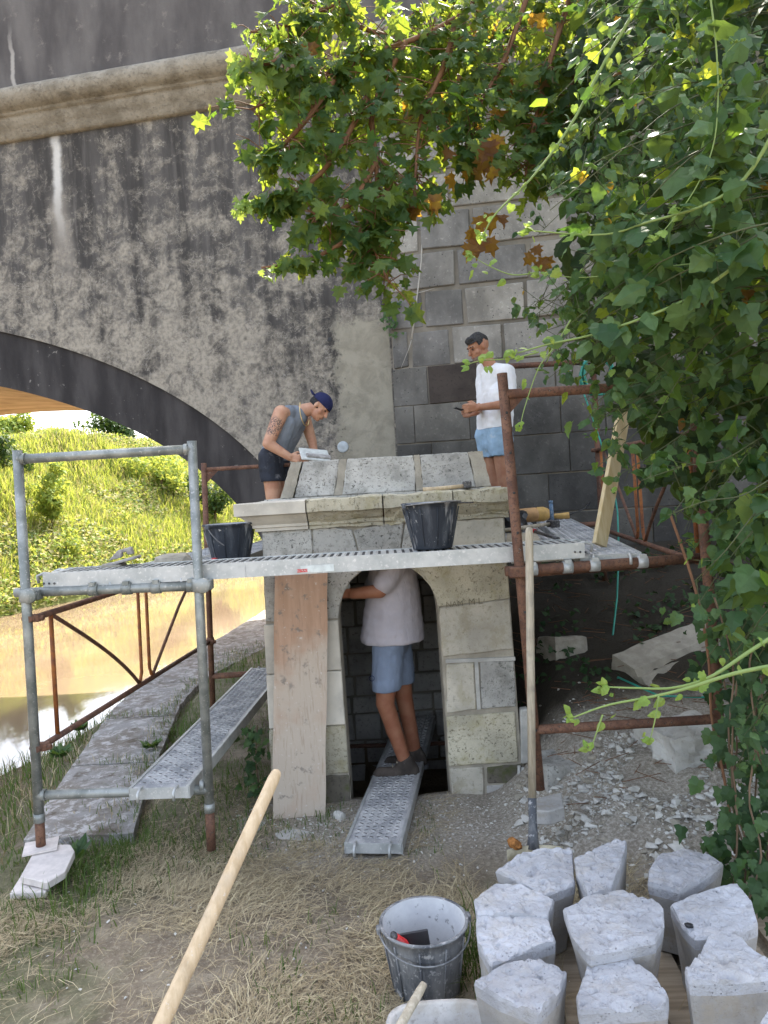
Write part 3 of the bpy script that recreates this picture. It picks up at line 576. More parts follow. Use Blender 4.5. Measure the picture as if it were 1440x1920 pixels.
carve('NAM', 836, 1139, 11, rot=.04); carve('M L', 878, 1135, 13, rot=.05)
# plywood sheet leaning on the left pier
pb = [at(511, 1546, 4.26), at(610, 1547, 4.27), at(615, 1060, 4.40), at(515, 1062, 4.40)]
nrm = (pb[1]-pb[0]).cross(pb[3]-pb[0]).normalized()*-.012
c0 = pb[0].copy(); V = []
rowsP = 14
for k in range(rowsP+1):
    t = k/rowsP; l_ = pb[0].lerp(pb[3], t); r_ = pb[1].lerp(pb[2], t); l_.x += .006*mn.noise(Vector((t*6, 0, 0))); r_.x += .010*mn.noise(Vector((t*5, 4, 0)))
    V += [l_-c0, r_-c0, r_-c0+nrm, l_-c0+nrm]
b = MB(); b.add(V, [(k*4+i, k*4+(i+1) % 4, (k+1)*4+(i+1) % 4, (k+1)*4+i) for k in range(rowsP) for i in range(4)]+[(3, 2, 1, 0), (rowsP*4, rowsP*4+1, rowsP*4+2, rowsP*4+3)])
o = b.build('plywood_sheet', MA['ply']); o.location = c0
single(o, 'tall stained plywood sheet leaning against the left pier of the doorway', 'plywood sheet')
# ------------------------------------------------------------------ scaffolding
TR = .0241
def tube_part(name, p0, p1, mat, parent, r=TR, n=14): b = MB(); b.tube(p0, p1, r, None, n); return b.build(name, MA[mat], parent)
def clamp(parent, c, axis, mat, r=.032, L=.06, name='coupler'):
    b = MB(); c = Vector(c); a_ = Vector(axis).normalized(); b.tube(c-a_*L/2, c+a_*L/2, r, None, 12)
    side = a_.cross(Vector((0, 1, 0))) if abs(a_.y) < .9 else Vector((0, 0, 1)); b.box(c+Vector((0, -r*1.1, 0)), (.03, .02, .035)); b.build(name, MA[mat], parent, False, .003); 
# front left: galvanised frame
YL = 3.75
f = thing('scaffold', 'grey galvanised scaffold frame standing free at the left by the river', 'scaffold', (-1.844, YL, .135))
pl = [Vector((-1.815, YL, 2.21)), Vector((-1.842, YL, .20))]; pr = [Vector((-.940, YL, 2.205)), Vector((-.978, YL, .13))]
def on(p, z): t = (p[0].z-z)/(p[0].z-p[1].z); return p[0].lerp(p[1], t)
for p in (pl, pr):
    tube_part('post', p[0], on(p, .335), 'galv', f); tube_part('rusty_foot', on(p, .345), p[1], 'rust', f, .0235)
    b = MB(); b.tube(on(p, .37), on(p, .325), .0275, None, 14); b.build('collar', MA['galv'], f)
for z0, z1 in ((2.165, 2.165), (.462, .440)): tube_part('crossbar', on(pl, z0), on(pr, z1), 'galv', f)
lg = [Vector((-1.90, YL+.045, 1.492)), Vector((-.90, YL+.045, 1.470))]
tube_part('ledger', lg[0], lg[1], 'galv', f)
for t in (.40, .57, .72, .90): q = lg[0].lerp(lg[1], t); b = MB(); b.tube(q-Vector((.024, 0, 0)), q+Vector((.024, 0, 0)), .031, None, 12); b.box(q+Vector((0, 0, .03)), (.03, .05, .02)); b.build('deck_hook', MA['galv'], f)
for p in (pl, pr):
    q = on(p, 1.48); b = MB(); b.tube(q-Vector((0, 0, .032)), q+Vector((0, 0, .032)), .034); b.lathe(q+Vector((.028, -.028, 0)), [(.038, -.012), (.038, .012), (0, .012)], 18, (0, -1, 0)); b.box(q+Vector((.02, .02, 0)), (.09, .06, .05)); b.build('coupler', MA['galv'], f, False, .003)
for z in (.462, 2.165):
    for p, s in ((pl, 1), (pr, -1)): q = on(p, z); b = MB(); b.tube(q+Vector((s*.018, 0, 0)), q+Vector((s*.04, 0, 0)), .029); b.build('weld', MA['galv'], f)
q = on(pl, .20); b = MB(); b.box(q+Vector((.0, 0, -.002)), (.16, .15, .008), Matrix.Rotation(.35, 3, 'Z')); b.build('base_plate', MA['pale_board'], f)
# boards under the foot
def slabpoly(pts, z0, z1, name, mat, label, cat, bev=.003, group=None):
    n = len(pts); b = MB(); b.add([(p.x, p.y, z1) for p in pts]+[(p.x, p.y, z0) for p in pts], [tuple(range(n)), tuple(reversed(range(n, 2*n)))]+[(i, i+n, (i+1) % n+n, (i+1) % n) for i in range(n)])
    bm = bmesh.new(); o = b.build(name, MA[mat], None, False, bev); bm.from_mesh(o.data); bmesh.ops.recalc_face_normals(bm, faces=bm.faces); bm.to_mesh(o.data); bm.free()
    return single(o, label, cat, group)
def zpts(z, *pp): return [atz(x, y, z) for x, y in pp]
slabpoly(zpts(.19, (38, 1643), (70, 1585), (132, 1583), (140, 1596), (122, 1634), (88, 1655)), .155, .19, 'packing_board', 'pale_board', 'pale board directly under the rusty foot of the galvanised frame', 'board')
slabpoly(zpts(.15, (18, 1675), (40, 1640), (100, 1640), (86, 1672)), .12, .15, 'packing_board', 'pale_board', 'lower pale board under the galvanised frame, lying on the slab', 'board')
# rear left frame
YR = 6.27
f = thing('scaffold', 'rusty scaffold frame at the left beyond the bucket, its right half behind the building', 'scaffold', (-1.54, YR, .1))
pl2 = [Vector((-1.484, YR, 2.22)), Vector((-1.545, YR, .08))]; pr2 = [Vector((-.62, YR+.03, 2.20)), Vector((-.68, YR+.03, .08))]
for p in (pl2, pr2): tube_part('post', p[0], p[1], 'rust', f)
for z in (2.165, 1.47, .42): tube_part('crossbar', on(pl2, z), on(pr2, z), 'rust', f, .017 if z > 2 else TR)
b = MB(); q = on(pl2, 2.165); b.add([q+Vector((.02, -.003, -.01)), q+Vector((.12, -.003, -.012)), q+Vector((.02, -.003, -.11)), q+Vector((.02, .003, -.01)), q+Vector((.12, .003, -.012)), q+Vector((.02, .003, -.11))], [(0, 2, 1), (3, 4, 5), (0, 1, 4, 3), (1, 2, 5, 4), (2, 0, 3, 5)]); b.build('gusset', MA['rust'], f)
clamp(f, on(pl2, 1.40), (0, 0, 1), 'rust'); clamp(f, on(pl2, .72), (0, 0, 1), 'rust')
def curve_(P):
    return [P[0]]+[((1-u)**3)*P[0]+3*u*(1-u)**2*P[1]+3*u*u*(1-u)*P[2]+u**3*P[3] for u in [k/10 for k in range(1, 10)]]+[P[3]]
def lattice(name, label, A0, A1, B0, B1, mats, cat='guard rail'):
    """A0,A1 bottom/top near end, B0,B1 bottom/top far end"""
    t = thing(name, label, cat, A0); r = .0165; r2 = .0115
    tube_part('rail', A1+(A1-B1)*.02, B1, mats[0], t, r); tube_part('rail', A0+(A0-B0)*.02, B0, mats[0], t, r)
    L = lambda u, v: A0.lerp(B0, u).lerp(A1.lerp(B1, u), v)
    tube_part('upright', L(.06, 0), L(.06, 1), mats[1], t, r2); tube_part('upright', L(.94, 0), L(.94, 1), mats[1], t, r2)
    for u in (.475, .525):
        b = MB(); b.poly([L(u, 1), L(u, .12), L(u+(.5-u)*-.35, .05), L(.5+(u-.5)*2, 0)], r2, 8); b.build('upright', MA[mats[1]], t)
    b = MB(); b.poly(curve_([L(.07, .97), L(.24, .62), L(.36, .36), L(.46, .02)]), r2, 8); b.build('diagonal', MA[mats[2]], t)
    b = MB(); b.poly([L(.91, 1), L(.75, .62), L(.54, .02)], r2, 8); b.build('diagonal', MA[mats[2]], t)
    for P in (A0, A1, B0, B1):
        b = MB(); b.box(P, (.075, .06, .035)); b.tube(P+Vector((-.055, -.01, 0)), P+Vector((.055, -.01, 0)), .016); b.build('clamp', MA['rust'], t, False, .004)
    return t
lattice('guard_lattice', 'rusty tube lattice running back over the water from the galvanised frame', on(pl, .70)+Vector((.02, .03, 0)), on(pl, 1.36)+Vector((.02, .03, 0)), on(pl2, .72)+Vector((.0, -.03, 0)), on(pl2, 1.38)+Vector((0, -.03, 0)), ('brown', 'orange', 'brown'))
# front right frame
f = thing('scaffold', 'rust-brown scaffold frame half hidden by the climbing plants at the right', 'scaffold', (.706, YL, .34))
pq = [Vector((.630, YL, 2.45)), Vector((.706, YL, .34))]; ps = [Vector((1.575, YL, 2.43)), Vector((1.64, YL, .40))]
for p in (pq, ps):
    po_ = tube_part('post', p[0], p[1], 'rust', f, .026)
    b = MB()
    for k in range(9): q = on(p, 2.25-k*.2); b.lathe(q+Vector((.002, -.0255, 0)), [(.007, 0), (.006, .0012), (0, .0012)], 10, (0, -1, 0))
    b.build('peg_hole', MA['slot'], po_)
for z in (2.345, .645): tube_part('crossbar', on(pq, z), on(ps, z), 'rust', f)
lr = [Vector((.60, YL+.05, 1.452)), Vector((1.66, YL+.05, 1.462))]; tube_part('ledger', lr[0], lr[1], 'rust', f, .026)
for t in (.13, .30, .43, .66): q = lr[0].lerp(lr[1], t); b = MB(); b.tube(q-Vector((.025, 0, 0)), q+Vector((.025, 0, 0)), .032); b.box(q+Vector((0, 0, .03)), (.035, .05, .02)); b.build('deck_hook', MA['deck'], f)
q = on(pq, 1.455); b = MB(); b.box(q+Vector((-.005, -.02, 0)), (.105, .085, .05)); b.build('coupler', MA['rust'], f, False, .004)
b = MB(); b.tube(Vector((.66, YL+.30, 1.40)), Vector((1.5, YL+.30, 1.41)), .018); b.build('under_tube', MA['brown'], f)
b = MB(); q = on(pq, 2.345); b.add([q+Vector((.02, -.004, -.02)), q+Vector((.10, -.004, -.02)), q+Vector((.02, -.004, -.10)), q+Vector((.02, .004, -.02)), q+Vector((.10, .004, -.02)), q+Vector((.02, .004, -.10))], [(0, 2, 1), (3, 4, 5), (0, 1, 4, 3), (1, 2, 5, 4), (2, 0, 3, 5)]); b.build('gusset', MA['rust'], f)
slabpoly(zpts(.34, (1003, 1520), (1005, 1496), (1053, 1485), (1058, 1512), (1030, 1521)), .27, .34, 'packing_slab', 'slab', 'pale square slab under the foot of the rust-brown frame', 'slab', .006)
# rear right frame
YB = 6.5
f = thing('scaffold', 'dark rusty scaffold frame behind the man in the white shirt', 'scaffold', (1.9, YB, .9))
pa = [Vector((.98, YB, 2.93)), Vector((.98, YB, .75))]; pc = [Vector((1.885, YB, 2.93)), Vector((1.89, YB, .82))]
for p in (pa, pc): tube_part('post', p[0], p[1], 'brown', f)
for z in (2.91, 1.50, 1.1): tube_part('crossbar', on(pa, z), on(pc, z), 'brown', f)
lattice('guard_lattice', 'orange-rusty tube lattice along the outer side of the right platform', Vector((1.645, YL+.06, 1.42)), Vector((1.62, YL+.06, 2.10)), Vector((1.87, YB-.04, 1.46)), Vector((1.87, YB-.04, 2.14)), ('rust', 'orange', 'rust'))
# ------------------------------------------------------------------ deck planks
def deck(name, label, A, B, wd, h, mat, style, cat='scaffold plank', group=None):
    """A,B: centre line of the top surface"""
    A, B = Vector(A), Vector(B); t = thing(name, label, cat, A-Vector((0, 0, h)), group)
    d = (B-A); L = d.length; d.normalize(); x = d.cross(Vector((0, 0, 1))).normalized(); up = x.cross(d)
    fr = Matrix((x, d, up)).transposed()
    def pt(u, v, z=0): return A+x*u+d*v+up*z
    b = MB(); b.box(pt(0, L/2, -.004), (wd-.008, L-.006, .006), fr); dp_ = b.build('deck_plate', MA[mat], t)
    for s in (-1, 1):
        b = MB(); b.box(pt(s*(wd/2-.002), L/2, -h/2), (.004, L, h), fr); b.box(pt(s*(wd/2-.014), L/2, -h+.002), (.022, L, .004), fr); b.box(pt(s*(wd/2-.010), L/2, .001), (.016, L, .006), fr); b.build('side_rail', MA['deck' if style != 'lower' else mat], t)
    for v in (.002, L-.002): b = MB(); b.box(pt(0, v, -h/2), (wd-.012, .005, h-.004), fr); b.build('end_plate', MA['deck'], t)
    for v, s in ((-.02, -1), (L+.02, 1)):
        for u in (-.09, .09): b = MB(); b.poly([pt(u, v+s*.03, -.05), pt(u, v+s*.035, -.012), pt(u, v, 0.0), pt(u, v-s*.04, -.006)], .008, 8); b.build('hook', MA['deck'], t)
    b = MB(); s_ = MB(); v = .06; k = 0
    if style == 'slots':
        while v < L-.05:
            b.box(pt(0, v, .0015), (wd-.07, .010, .004), fr); s_.box(pt(0, v+.02, .0002), (wd-.075, .014, .0024), fr); v += .042
    else:
        while v < L-.05:
            for j in range(6):
                u = (j-2.5)*(wd-.06)/6; a = .55 if (k+j) % 2 else -.55
                m_ = fr @ Matrix.Rotation(a, 3, 'Z')
                b.box(pt(u+random.uniform(-.002, .002), v, .0012), (.030, .007, .005), m_); s_.box(pt(u, v+.013, -.0004), (.022, .0075, .0024), m_)
            v += .040; k += 1
    o = b.build('tread_ribs', MA[mat], dp_); o['kind'] = 'stuff'; o = s_.build('drain_slots', MA['slot'], dp_); o['kind'] = 'stuff'
    return t, pt
t, pt = deck('scaffold_plank', 'long galvanised scaffold plank spanning both frames in front of the building', (-1.755, 3.945, 1.577), (1.01, 3.945, 1.572), .30, .075, 'deck', 'slots')
b = MB(); q = at(595, 1066, 3.791); b.box(q, (.17, .002, .036)); b.build('white_sticker', MA['white_label'], t)
b = MB(); q = at(567, 1070, 3.789); b.box(q, (.052, .002, .016)); b.build('red_label', MA['red_plastic'], t)
cu = bpy.data.curves.new('t', 'FONT'); cu.body = 'ALTRAD'; cu.size = .0145; cu.align_x = 'CENTER'; cu.align_y = 'CENTER'; o = bpy.data.objects.new('t', cu); me = mesh_from_modifiers(o); bpy.data.objects.remove(o)
for v in me.vertices: v.co = Vector((q.x+v.co.x, q.y-.0015, q.z+v.co.y))-wloc(t)
link_mesh('label_text', me, MA['lime_white'], t)
for px0 in (82, 92, 102, 1078, 1088, 1098): b = MB(); q = at(px0, 1094 if px0 < 500 else 1035, 3.793); b.lathe(q, [(.006, 0), (.004, .004), (0, .004)], 10, (0, -1, 0)); b.build('rivet', MA['steel'], t)
b = MB(); q = at(460, 1072, 3.792); b.box(q, (.003, .003, .06)); b.build('seam', MA['lime_white'], t)
deck('scaffold_plank', 'low galvanised plank slanting back beside the quay on the lowest bars', (-1.20, 3.68, .492), (-1.06, 6.33, .455), .31, .06, 'dusty', 'dimple')
deck('scaffold_plank', 'left upper platform plank on the river side, holding the grey float', (-1.50, 3.86, 1.525), (-1.28, 6.36, 1.515), .30, .055, 'dusty', 'dimple')
deck('scaffold_plank', 'left upper platform plank next to the building, holding the black bucket', (-1.14, 3.86, 1.525), (-.965, 6.75, 1.515), .30, .055, 'dusty', 'dimple')
deck('scaffold_plank', 'right platform plank on the outer side, carrying the upright pine board', (1.15, 3.83, 1.505), (1.53, 6.75, 1.545), .31, .055, 'dusty', 'dimple')
deck('scaffold_plank', 'right platform plank close to the building, carrying the power tool', (.845, 4.12, 1.508), (1.15, 6.75, 1.545), .31, .055, 'dusty', 'dimple')
deck('scaffold_plank', 'galvanised gangplank leading over the pit into the doorway', (-.155, 3.74, .118), (.165, 5.95, .075), .30, .055, 'dusty', 'dimple')
# ------------------------------------------------------------------ buckets
def bucket(name, label, c, rt, rb, h, mat, inner, handle=None, ribs=True, group=None, rz=0):
    t = thing(name, label, 'bucket', c, group, rz)
    b = MB(); b.lathe((0, 0, 0), [(0, .0), (rb, .0), (rb+.002, .006)]+[(rb+(rt-rb)*k/6, h*k/6) for k in range(1, 6)]+[(rt-.003, h-.012), (rt+.007, h-.010), (rt+.009, h-.002), (rt+.004, h), (rt-.004, h-.002)], 40); bo = b.build('body', MA[mat], t, True)
    b = MB(); b.lathe((0, 0, 0), [(rt-.004, h-.002)]+[(rb+(rt-rb)*k/6-.006, h*k/6) for k in range(5, 0, -1)]+[(rb-.006, .03), (0, .03)], 40); b.build('inside', MA[inner], t, True)
    if ribs:
        for k in range(10):
            a = 2*math.pi*k/10; b = MB(); b.poly([((rb+.002)*math.cos(a), (rb+.002)*math.sin(a), .02), ((rt)*math.cos(a), (rt)*math.sin(a), h-.03)], .0035, 5); b.build('rib', MA[mat], bo, True)
    for s in (-1, 1): b = MB(); b.box((s*(rt+.012), 0, h-.014), (.016, .03, .026)); b.build('lug', MA[mat], bo, True, .004)
    if handle is not None:
        pts = []
        for k in range(17):
            a = math.pi*k/16; x = -(rt+.013)*math.cos(a); r_ = (rt+.02)*math.sin(a); pts.append((x, -r_*math.cos(handle), h-.012+r_*math.sin(handle)))
        b = MB(); b.poly(pts, .0035, 6); b.build('handle', MA['grey_metal'], t, True)
    return t
bc = at(812, 1036, 3.945)
bucket('bucket', 'black rubber bucket splashed with mortar on the long plank before the building', (bc.x, 3.945, 1.581), .148, .103, .245, 'rubber', 'limefilm', R(4), rz=.5)
bl = at(434, 1052, 4.45)
bucket('bucket', 'black rubber bucket with raised wire handle on the left upper platform', (bl.x, 4.45, 1.536), .150, .108, .225, 'rubber', 'limefilm', R(-58), rz=.9)
bf = bucket('bucket', 'large lime-stained grey bucket on the dry grass beside the cut stones', (.055, 2.63, .075), .152, .112, .285, 'greybucket', 'limefilm', R(-20), rz=.15)
# tools in the grey bucket
b = MB(); q = at(741, 1756, 2.545); b.poly([q+Vector((.07, .04, -.13)), q+Vector((.026, .012, -.036)), q], [.014, .019, .012], 12); tt = thing('pointing_tool', 'red-handled hand tool standing in the grey bucket', 'hand tool', q+Vector((.05, .03, -.12))); b.build('grip', MA['red_plastic'], tt)
b = MB(); b.lathe(q+Vector((-.004, -.002, .004)), [(0, .016), (.008, .013), (.013, .004), (.013, -.006), (.008, -.010)], 14, (-.35, -.2, .9)); b.build('end_cap', MA['steel'], tt)
q = at(776, 1762, 2.60); b = MB(); b.box(q+Vector((.0, 0, -.025)), (.115, .012, .10), Matrix.Rotation(-.12, 3, 'Y') @ Matrix.Rotation(-.2, 3, 'X')); o = b.build('scraper_blade', MA['black_plastic'], None, False, .003); o.name = 'rubber_scraper'; single(o, 'black flat scraper standing in the grey bucket', 'scraper')
# lime tub at the bottom edge with a wooden handle sticking out
tc_ = atz(828, 1935, .28); tb = thing('mortar_tub', 'shallow grey mortar tub at the bottom edge beside the cut stones', 'tub', (tc_.x, tc_.y, .09))
def rring(w_, d_, z, n=32, pw=3.2):
    o = []
    for k in range(n):
        a = 2*math.pi*k/n; c_, s_ = math.cos(a), math.sin(a); o.append((w_*math.copysign(abs(c_)**(2/pw), c_), d_*math.copysign(abs(s_)**(2/pw), s_), z))
    return o
V = []; 
for w_, d_, z in ((.12, .085, 0), (.125, .09, .01), (.155, .115, .19), (.168, .128, .195), (.166, .126, .202), (.150, .110, .196), (.122, .086, .03), (.02, .015, .028)): V += rring(w_, d_, z)
n = 32; b = MB(); b.add(V, [(k*n+i, k*n+(i+1) % n, (k+1)*n+(i+1) % n, (k+1)*n+i) for k in range(7) for i in range(n)], True); b.build('body', MA['slab'], tb, True)
q0, q1 = at(795, 1845, 2.22), at(738, 1945, 2.08); b = MB(); b.poly([q0, q0.lerp(q1, .15), q1, q1+(q1-q0)*.6], [.011, .0135, .014, .012], 8); single(b.build('tool_handle', MA['oldwood']), 'short whitened wooden tool handle leaning out of the grey tub', 'tool handle')
# ------------------------------------------------------------------ hand tools and clutter on the platforms
h0, h1 = at(793, 919, 4.52), at(872, 911, 4.50); t = thing('mason_hammer', 'mallet with pale wooden handle and dark head lying on the cornice', 'hammer', h0)
b = MB(); b.poly([h0, h0.lerp(h1, .3), h0.lerp(h1, .75), h1], [.017, .014, .013, .012], 10); b.build('handle', MA['wood'], t)
b = MB(); b.box(h1+Vector((.012, 0, .006)), (.045, .10, .045)); b.build('head', MA['steel'], t, False, .006)
b = MB(); b.tube(at(805, 944, 3.9), at(888, 942, 3.86), .0035); t = b.build('steel_rod', MA['steel']); single(t, 'thin steel rod lying across the rim of the black bucket', 'rod')
q = atz(222, 1066, 1.535); q = Vector((-1.42, 4.02, 1.54)); t = thing('plaster_float', 'grey plastering float with handle on the left platform', 'float', q)
rf = Matrix.Rotation(-.2, 3, 'Y') @ Matrix.Rotation(.25, 3, 'Z')
b = MB(); b.box(q+Vector((0, 0, .065)), (.17, .11, .016), Matrix.Rotation(-.22, 3, 'Y')); b.build('plate', MA['float_grey'], t, False, .004)
b = MB(); b.prism([(q.x-.075, q.z+.07), (q.x-.02, q.z+.125), (q.x+.05, q.z+.14), (q.x+.06, q.z+.10), (q.x+.03, q.z+.098), (q.x+.025, q.z+.115), (q.x+.0, q.z+.112), (q.x-.005, q.z+.085)], q.y-.02, q.y+.02); b.build('handle', MA['float_grey'], t, False, .004)
b = MB(); b.box(q+Vector((-.05, 0, .03)), (.10, .12, .055), Matrix.Rotation(.1, 3, 'Y'), .006); b.build('mortar_lump', MA['mortar'], t, False, .006)
def rock(name, mat, c, size, seed, label=None, cat=None, group=None, sub=2, amp=.25, flat=1., parent=None):
    bm = bmesh.new(); bmesh.ops.create_icosphere(bm, subdivisions=sub, radius=1)
    for v in bm.verts:
        d = v.co.normalized(); k = 1+amp*mn.noise(d*1.4+Vector((seed*3.1, seed, 0)))+amp*.5*mn.noise(d*3.3+Vector((seed, 5, seed)))
        p = d*k; p = Vector([math.copysign(abs(u)**.72, u) for u in p]); v.co = Vector((p.x*size[0], p.y*size[1], p.z*size[2]*flat))
    me = bpy.data.meshes.new(name); bm.to_mesh(me); bm.free(); o = link_mesh(name, me, MA[mat], parent, Vector(c)); o.rotation_euler = (0, 0, seed*1.3)
    if label: single(o, label, cat, group)
    return o
q = Vector((-1.30, 4.55, 1.545)); rock('mortar_heap', 'mortar', q, (.11, .09, .05), 3, 'small heap of mortar on the left platform behind the long plank', 'mortar')
q = at(402, 1052, 4.3); b = MB(); b.box((q.x, 4.3, 1.555), (.03, .05, .03)); single(b.build('red_block', MA['red_plastic'], None, False, .005), 'small red plastic object beside the black bucket on the left platform', 'red object')
# big power tool lying on the right platform
q = at(1000, 975, 5.75); q.z = 1.60; t = thing('power_tool', 'tan and yellow power tool lying on the right platform', 'power tool', (q.x, q.y, 1.55))
b = MB(); b.lathe(q+Vector((-.06, 0, .045)), [(0, -.12), (.040, -.12), (.052, -.10), (.056, 0), (.055, .08), (.04, .11), (0, .115)], 20, (1, -.1, .03)); b.build('motor_housing', MA['tan_plastic'], t)
b = MB(); b.lathe(q+Vector((.06, 0, .047)), [(.057, -.03), (.057, .02), (.042, .055), (.02, .075), (0, .08)], 20, (1, -.1, .0)); b.build('gear_case', MA['yellow_plastic'], t)
b = MB(); b.poly([q+Vector((.12, -.01, .03)), q+Vector((.2, -.02, .025)), q+Vector((.27, -.03, .027))], [.016, .022, .026], 12); b.build('side_handle', MA['yellow_plastic'], t)
b = MB(); b.poly([q+Vector((.27, -.03, .03)), q+Vector((.34, 0, .05)), q+Vector((.42, .06, .07)), q+Vector((.47, .1, .11))], .006, 6); b.build('power_cable', MA['black_plastic'], t)
q = at(1036, 980, 5.55); b = MB(); b.tube((q.x, 5.55, 1.55), (q.x-.005, 5.55, 1.55+.20), .015); b.lathe((q.x-.005, 5.55, 1.74), [(.015, -.01), (.017, 0), (.017, .012), (0, .014)], 12); single(b.build('steel_chisel', MA['blue']), 'upright blue steel chisel bar standing on the right platform', 'chisel')
hA, hB = at(940, 1000, 5.0), at(1032, 988, 5.2); hA.z = 1.585; hB.z = 1.60; t = thing('club_hammer', 'wooden-handled club hammer lying in front of the power tool', 'hammer', hA); b = MB(); b.poly([hA, hA.lerp(hB, .5), hB], [.012, .014, .012], 8); b.build('handle', MA['oldwood'], t); b = MB(); b.box(hB+Vector((.02, 0, .0)), (.05, .11, .05), Matrix.Rotation(.3, 3, 'Z')); b.build('head', MA['steel'], t, False, .006)
hA, hB = at(1003, 990, 5.0), at(1047, 1018, 4.35); hA.z = 1.565; hB.z = 1.56; t = thing('pry_bar', 'dark steel bar with red collar lying along the right platform', 'bar', hA); b = MB(); b.tube(hA, hB, .011); b.build('bar', MA['steel'], t); b = MB(); b.tube(hA+(hA-hB)*.02, hA+(hA-hB)*.10, .017); b.build('collar', MA['red_plastic'], t)
q = at(955, 985, 5.6); rock('black_sack', 'black_sack', (q.x, 5.6, 1.62), (.13, .12, .085), 8, 'crumpled black plastic sack on the right platform against the building', 'sack', amp=.5, sub=3)
b = MB(); b.beam((.82, 4.45, 1.535), (.93, 5.1, 1.54), .20, .035); single(b.build('short_board', MA['oldwood'], None, False, .003), 'short weathered board lying on the right platform beside the building', 'board')
# pine board standing on the right platform
b = MB(); A_, B_ = at(1124, 1023, 4.15), at(1170, 770, 4.38); A_.z = 1.525; b.beam(A_, B_, .085, .03, (.45, -1, 0)); single(b.build('pine_board', MA['pine'], None, False, .002), 'new pale pine board standing upright on the right platform', 'board')
# hose coil and hose
q = at(1108, 690, 6.42); t = thing('garden_hose', 'green garden hose coiled over the rear top bar, its end hanging to the ground', 'hose', q)
pts = []
for k in range(150):
    a = k/150*2*math.pi*6; rr = .16+.02*math.sin(k*.37); pts.append(q+Vector((.05+rr*.8*math.cos(a), -.03+.012*k/25, -.06+rr*math.sin(a))))
b = MB(); b.poly(pts, .010, 6); b.build('coil', MA['green_hose'], t)
pts = [at(1090, 725, 6.35), at(1110, 780, 6.3), at(1130, 840, 6.2), at(1148, 900, 6.1), at(1158, 960, 6.0), at(1160, 1030, 5.8), at(1157, 1120, 5.6), at(1148, 1200, 5.4), at(1146, 1260, 5.2), at(1150, 1290, 5.0)]; pts.append(Vector((1.45, 4.8, gz(1.45, 4.8)+.02))); pts += [Vector((1.6, 4.5, gz(1.6, 4.5)+.02)), Vector((2.0, 4.4, gz(2.0, 4.4)+.02)), Vector((2.6, 4.7, gz(2.6, 4.7)+.02))]
b = MB(); b.poly(pts, .007, 6); b.build('hanging_hose', MA['green_hose'], t)
q = at(1115, 668, 6.45); b = MB(); b.box(q, (.20, .05, .12), Matrix.Rotation(.2, 3, 'Y')); single(b.build('white_container', MA['lime_white'], None, False, .02), 'small white container tied to the rear top bar above the hose', 'container')
# shovel in front of the right post
s0, s1 = at(992, 990, 3.42), at(998, 1500, 3.36); t = thing('shovel', 'long wooden-handled shovel with square steel blade standing behind the cut stones', 'shovel', (s1.x, s1.y, .05))
b = MB(); b.poly([s0+Vector((0, 0, .004)), s0, s0.lerp(s1, .02), s0.lerp(s1, .5), s1], [.006, .015, .0185, .019, .018], 12); b.build('handle', MA['oldwood'], t)
s2 = at(1000, 1592, 3.30); b = MB(); b.poly([s1+(s0-s1).normalized()*.01, s1.lerp(s2, .4), s1.lerp(s2, .75), s2], [.020, .019, .023, .03], 12); b.build('socket', MA['greybucket'], t)
bw = .125; V = []; N = 8
for k, z in enumerate((0, -.05, -.12, -.24)):
    for i in range(N+1): u = (i/N-.5)*2; V.append(s2+Vector((u*bw, -.03*(u*u)-.008*k, .02+z)))
b = MB(); b.add(V, [(k*(N+1)+i, k*(N+1)+i+1, (k+1)*(N+1)+i+1, (k+1)*(N+1)+i) for k in range(3) for i in range(N)], True); o = bd_ = b.build('blade', MA['blade_grey'], t); md = o.modifiers.new('s', 'SOLIDIFY'); md.thickness = .004
b = MB(); b.add([v+Vector((0, -.005, .001)) for v in V[:2*(N+1)]], [(i, i+1, N+1+i+1, N+1+i) for i in range(N)], True); o = b.build('dried_mud', MA['blade_cream'], bd_); md = o.modifiers.new('s', 'SOLIDIFY'); md.thickness = .003
rock('clay_lump', 'rust_brown', s2+Vector((-.085, -.01, .035)), (.045, .02, .022), 4, 'rust-brown clay lump on the shoulder of the shovel blade', 'clay lump')
# foreground tool handle
hT, hB = at(517, 1452, 1.75), at(298, 1930, 1.5); d = (hB-hT); gr = hT+d*((hT.z-.12)/-d.z)
t = thing('tool_handle', 'smooth pale wooden tool handle slanting across the foreground', 'tool handle', gr)
b = MB(); L = [hT-d.normalized()*.012, hT-d.normalized()*.009, hT-d.normalized()*.002, hT+d.normalized()*.012, hT+d*.3, hT+d*.9, hT+d*1.6, gr]; b.poly(L, [.003, .009, .0125, .0145, .0155, .0175, .018, .018], 18); b.build('shaft', MA['wood'], t)
b = MB(); b.poly([gr+(hT-gr).normalized()*.25, gr, gr-(hT-gr).normalized()*.1], [.021, .022, .004], 12); b.build('socket', MA['steel'], t)
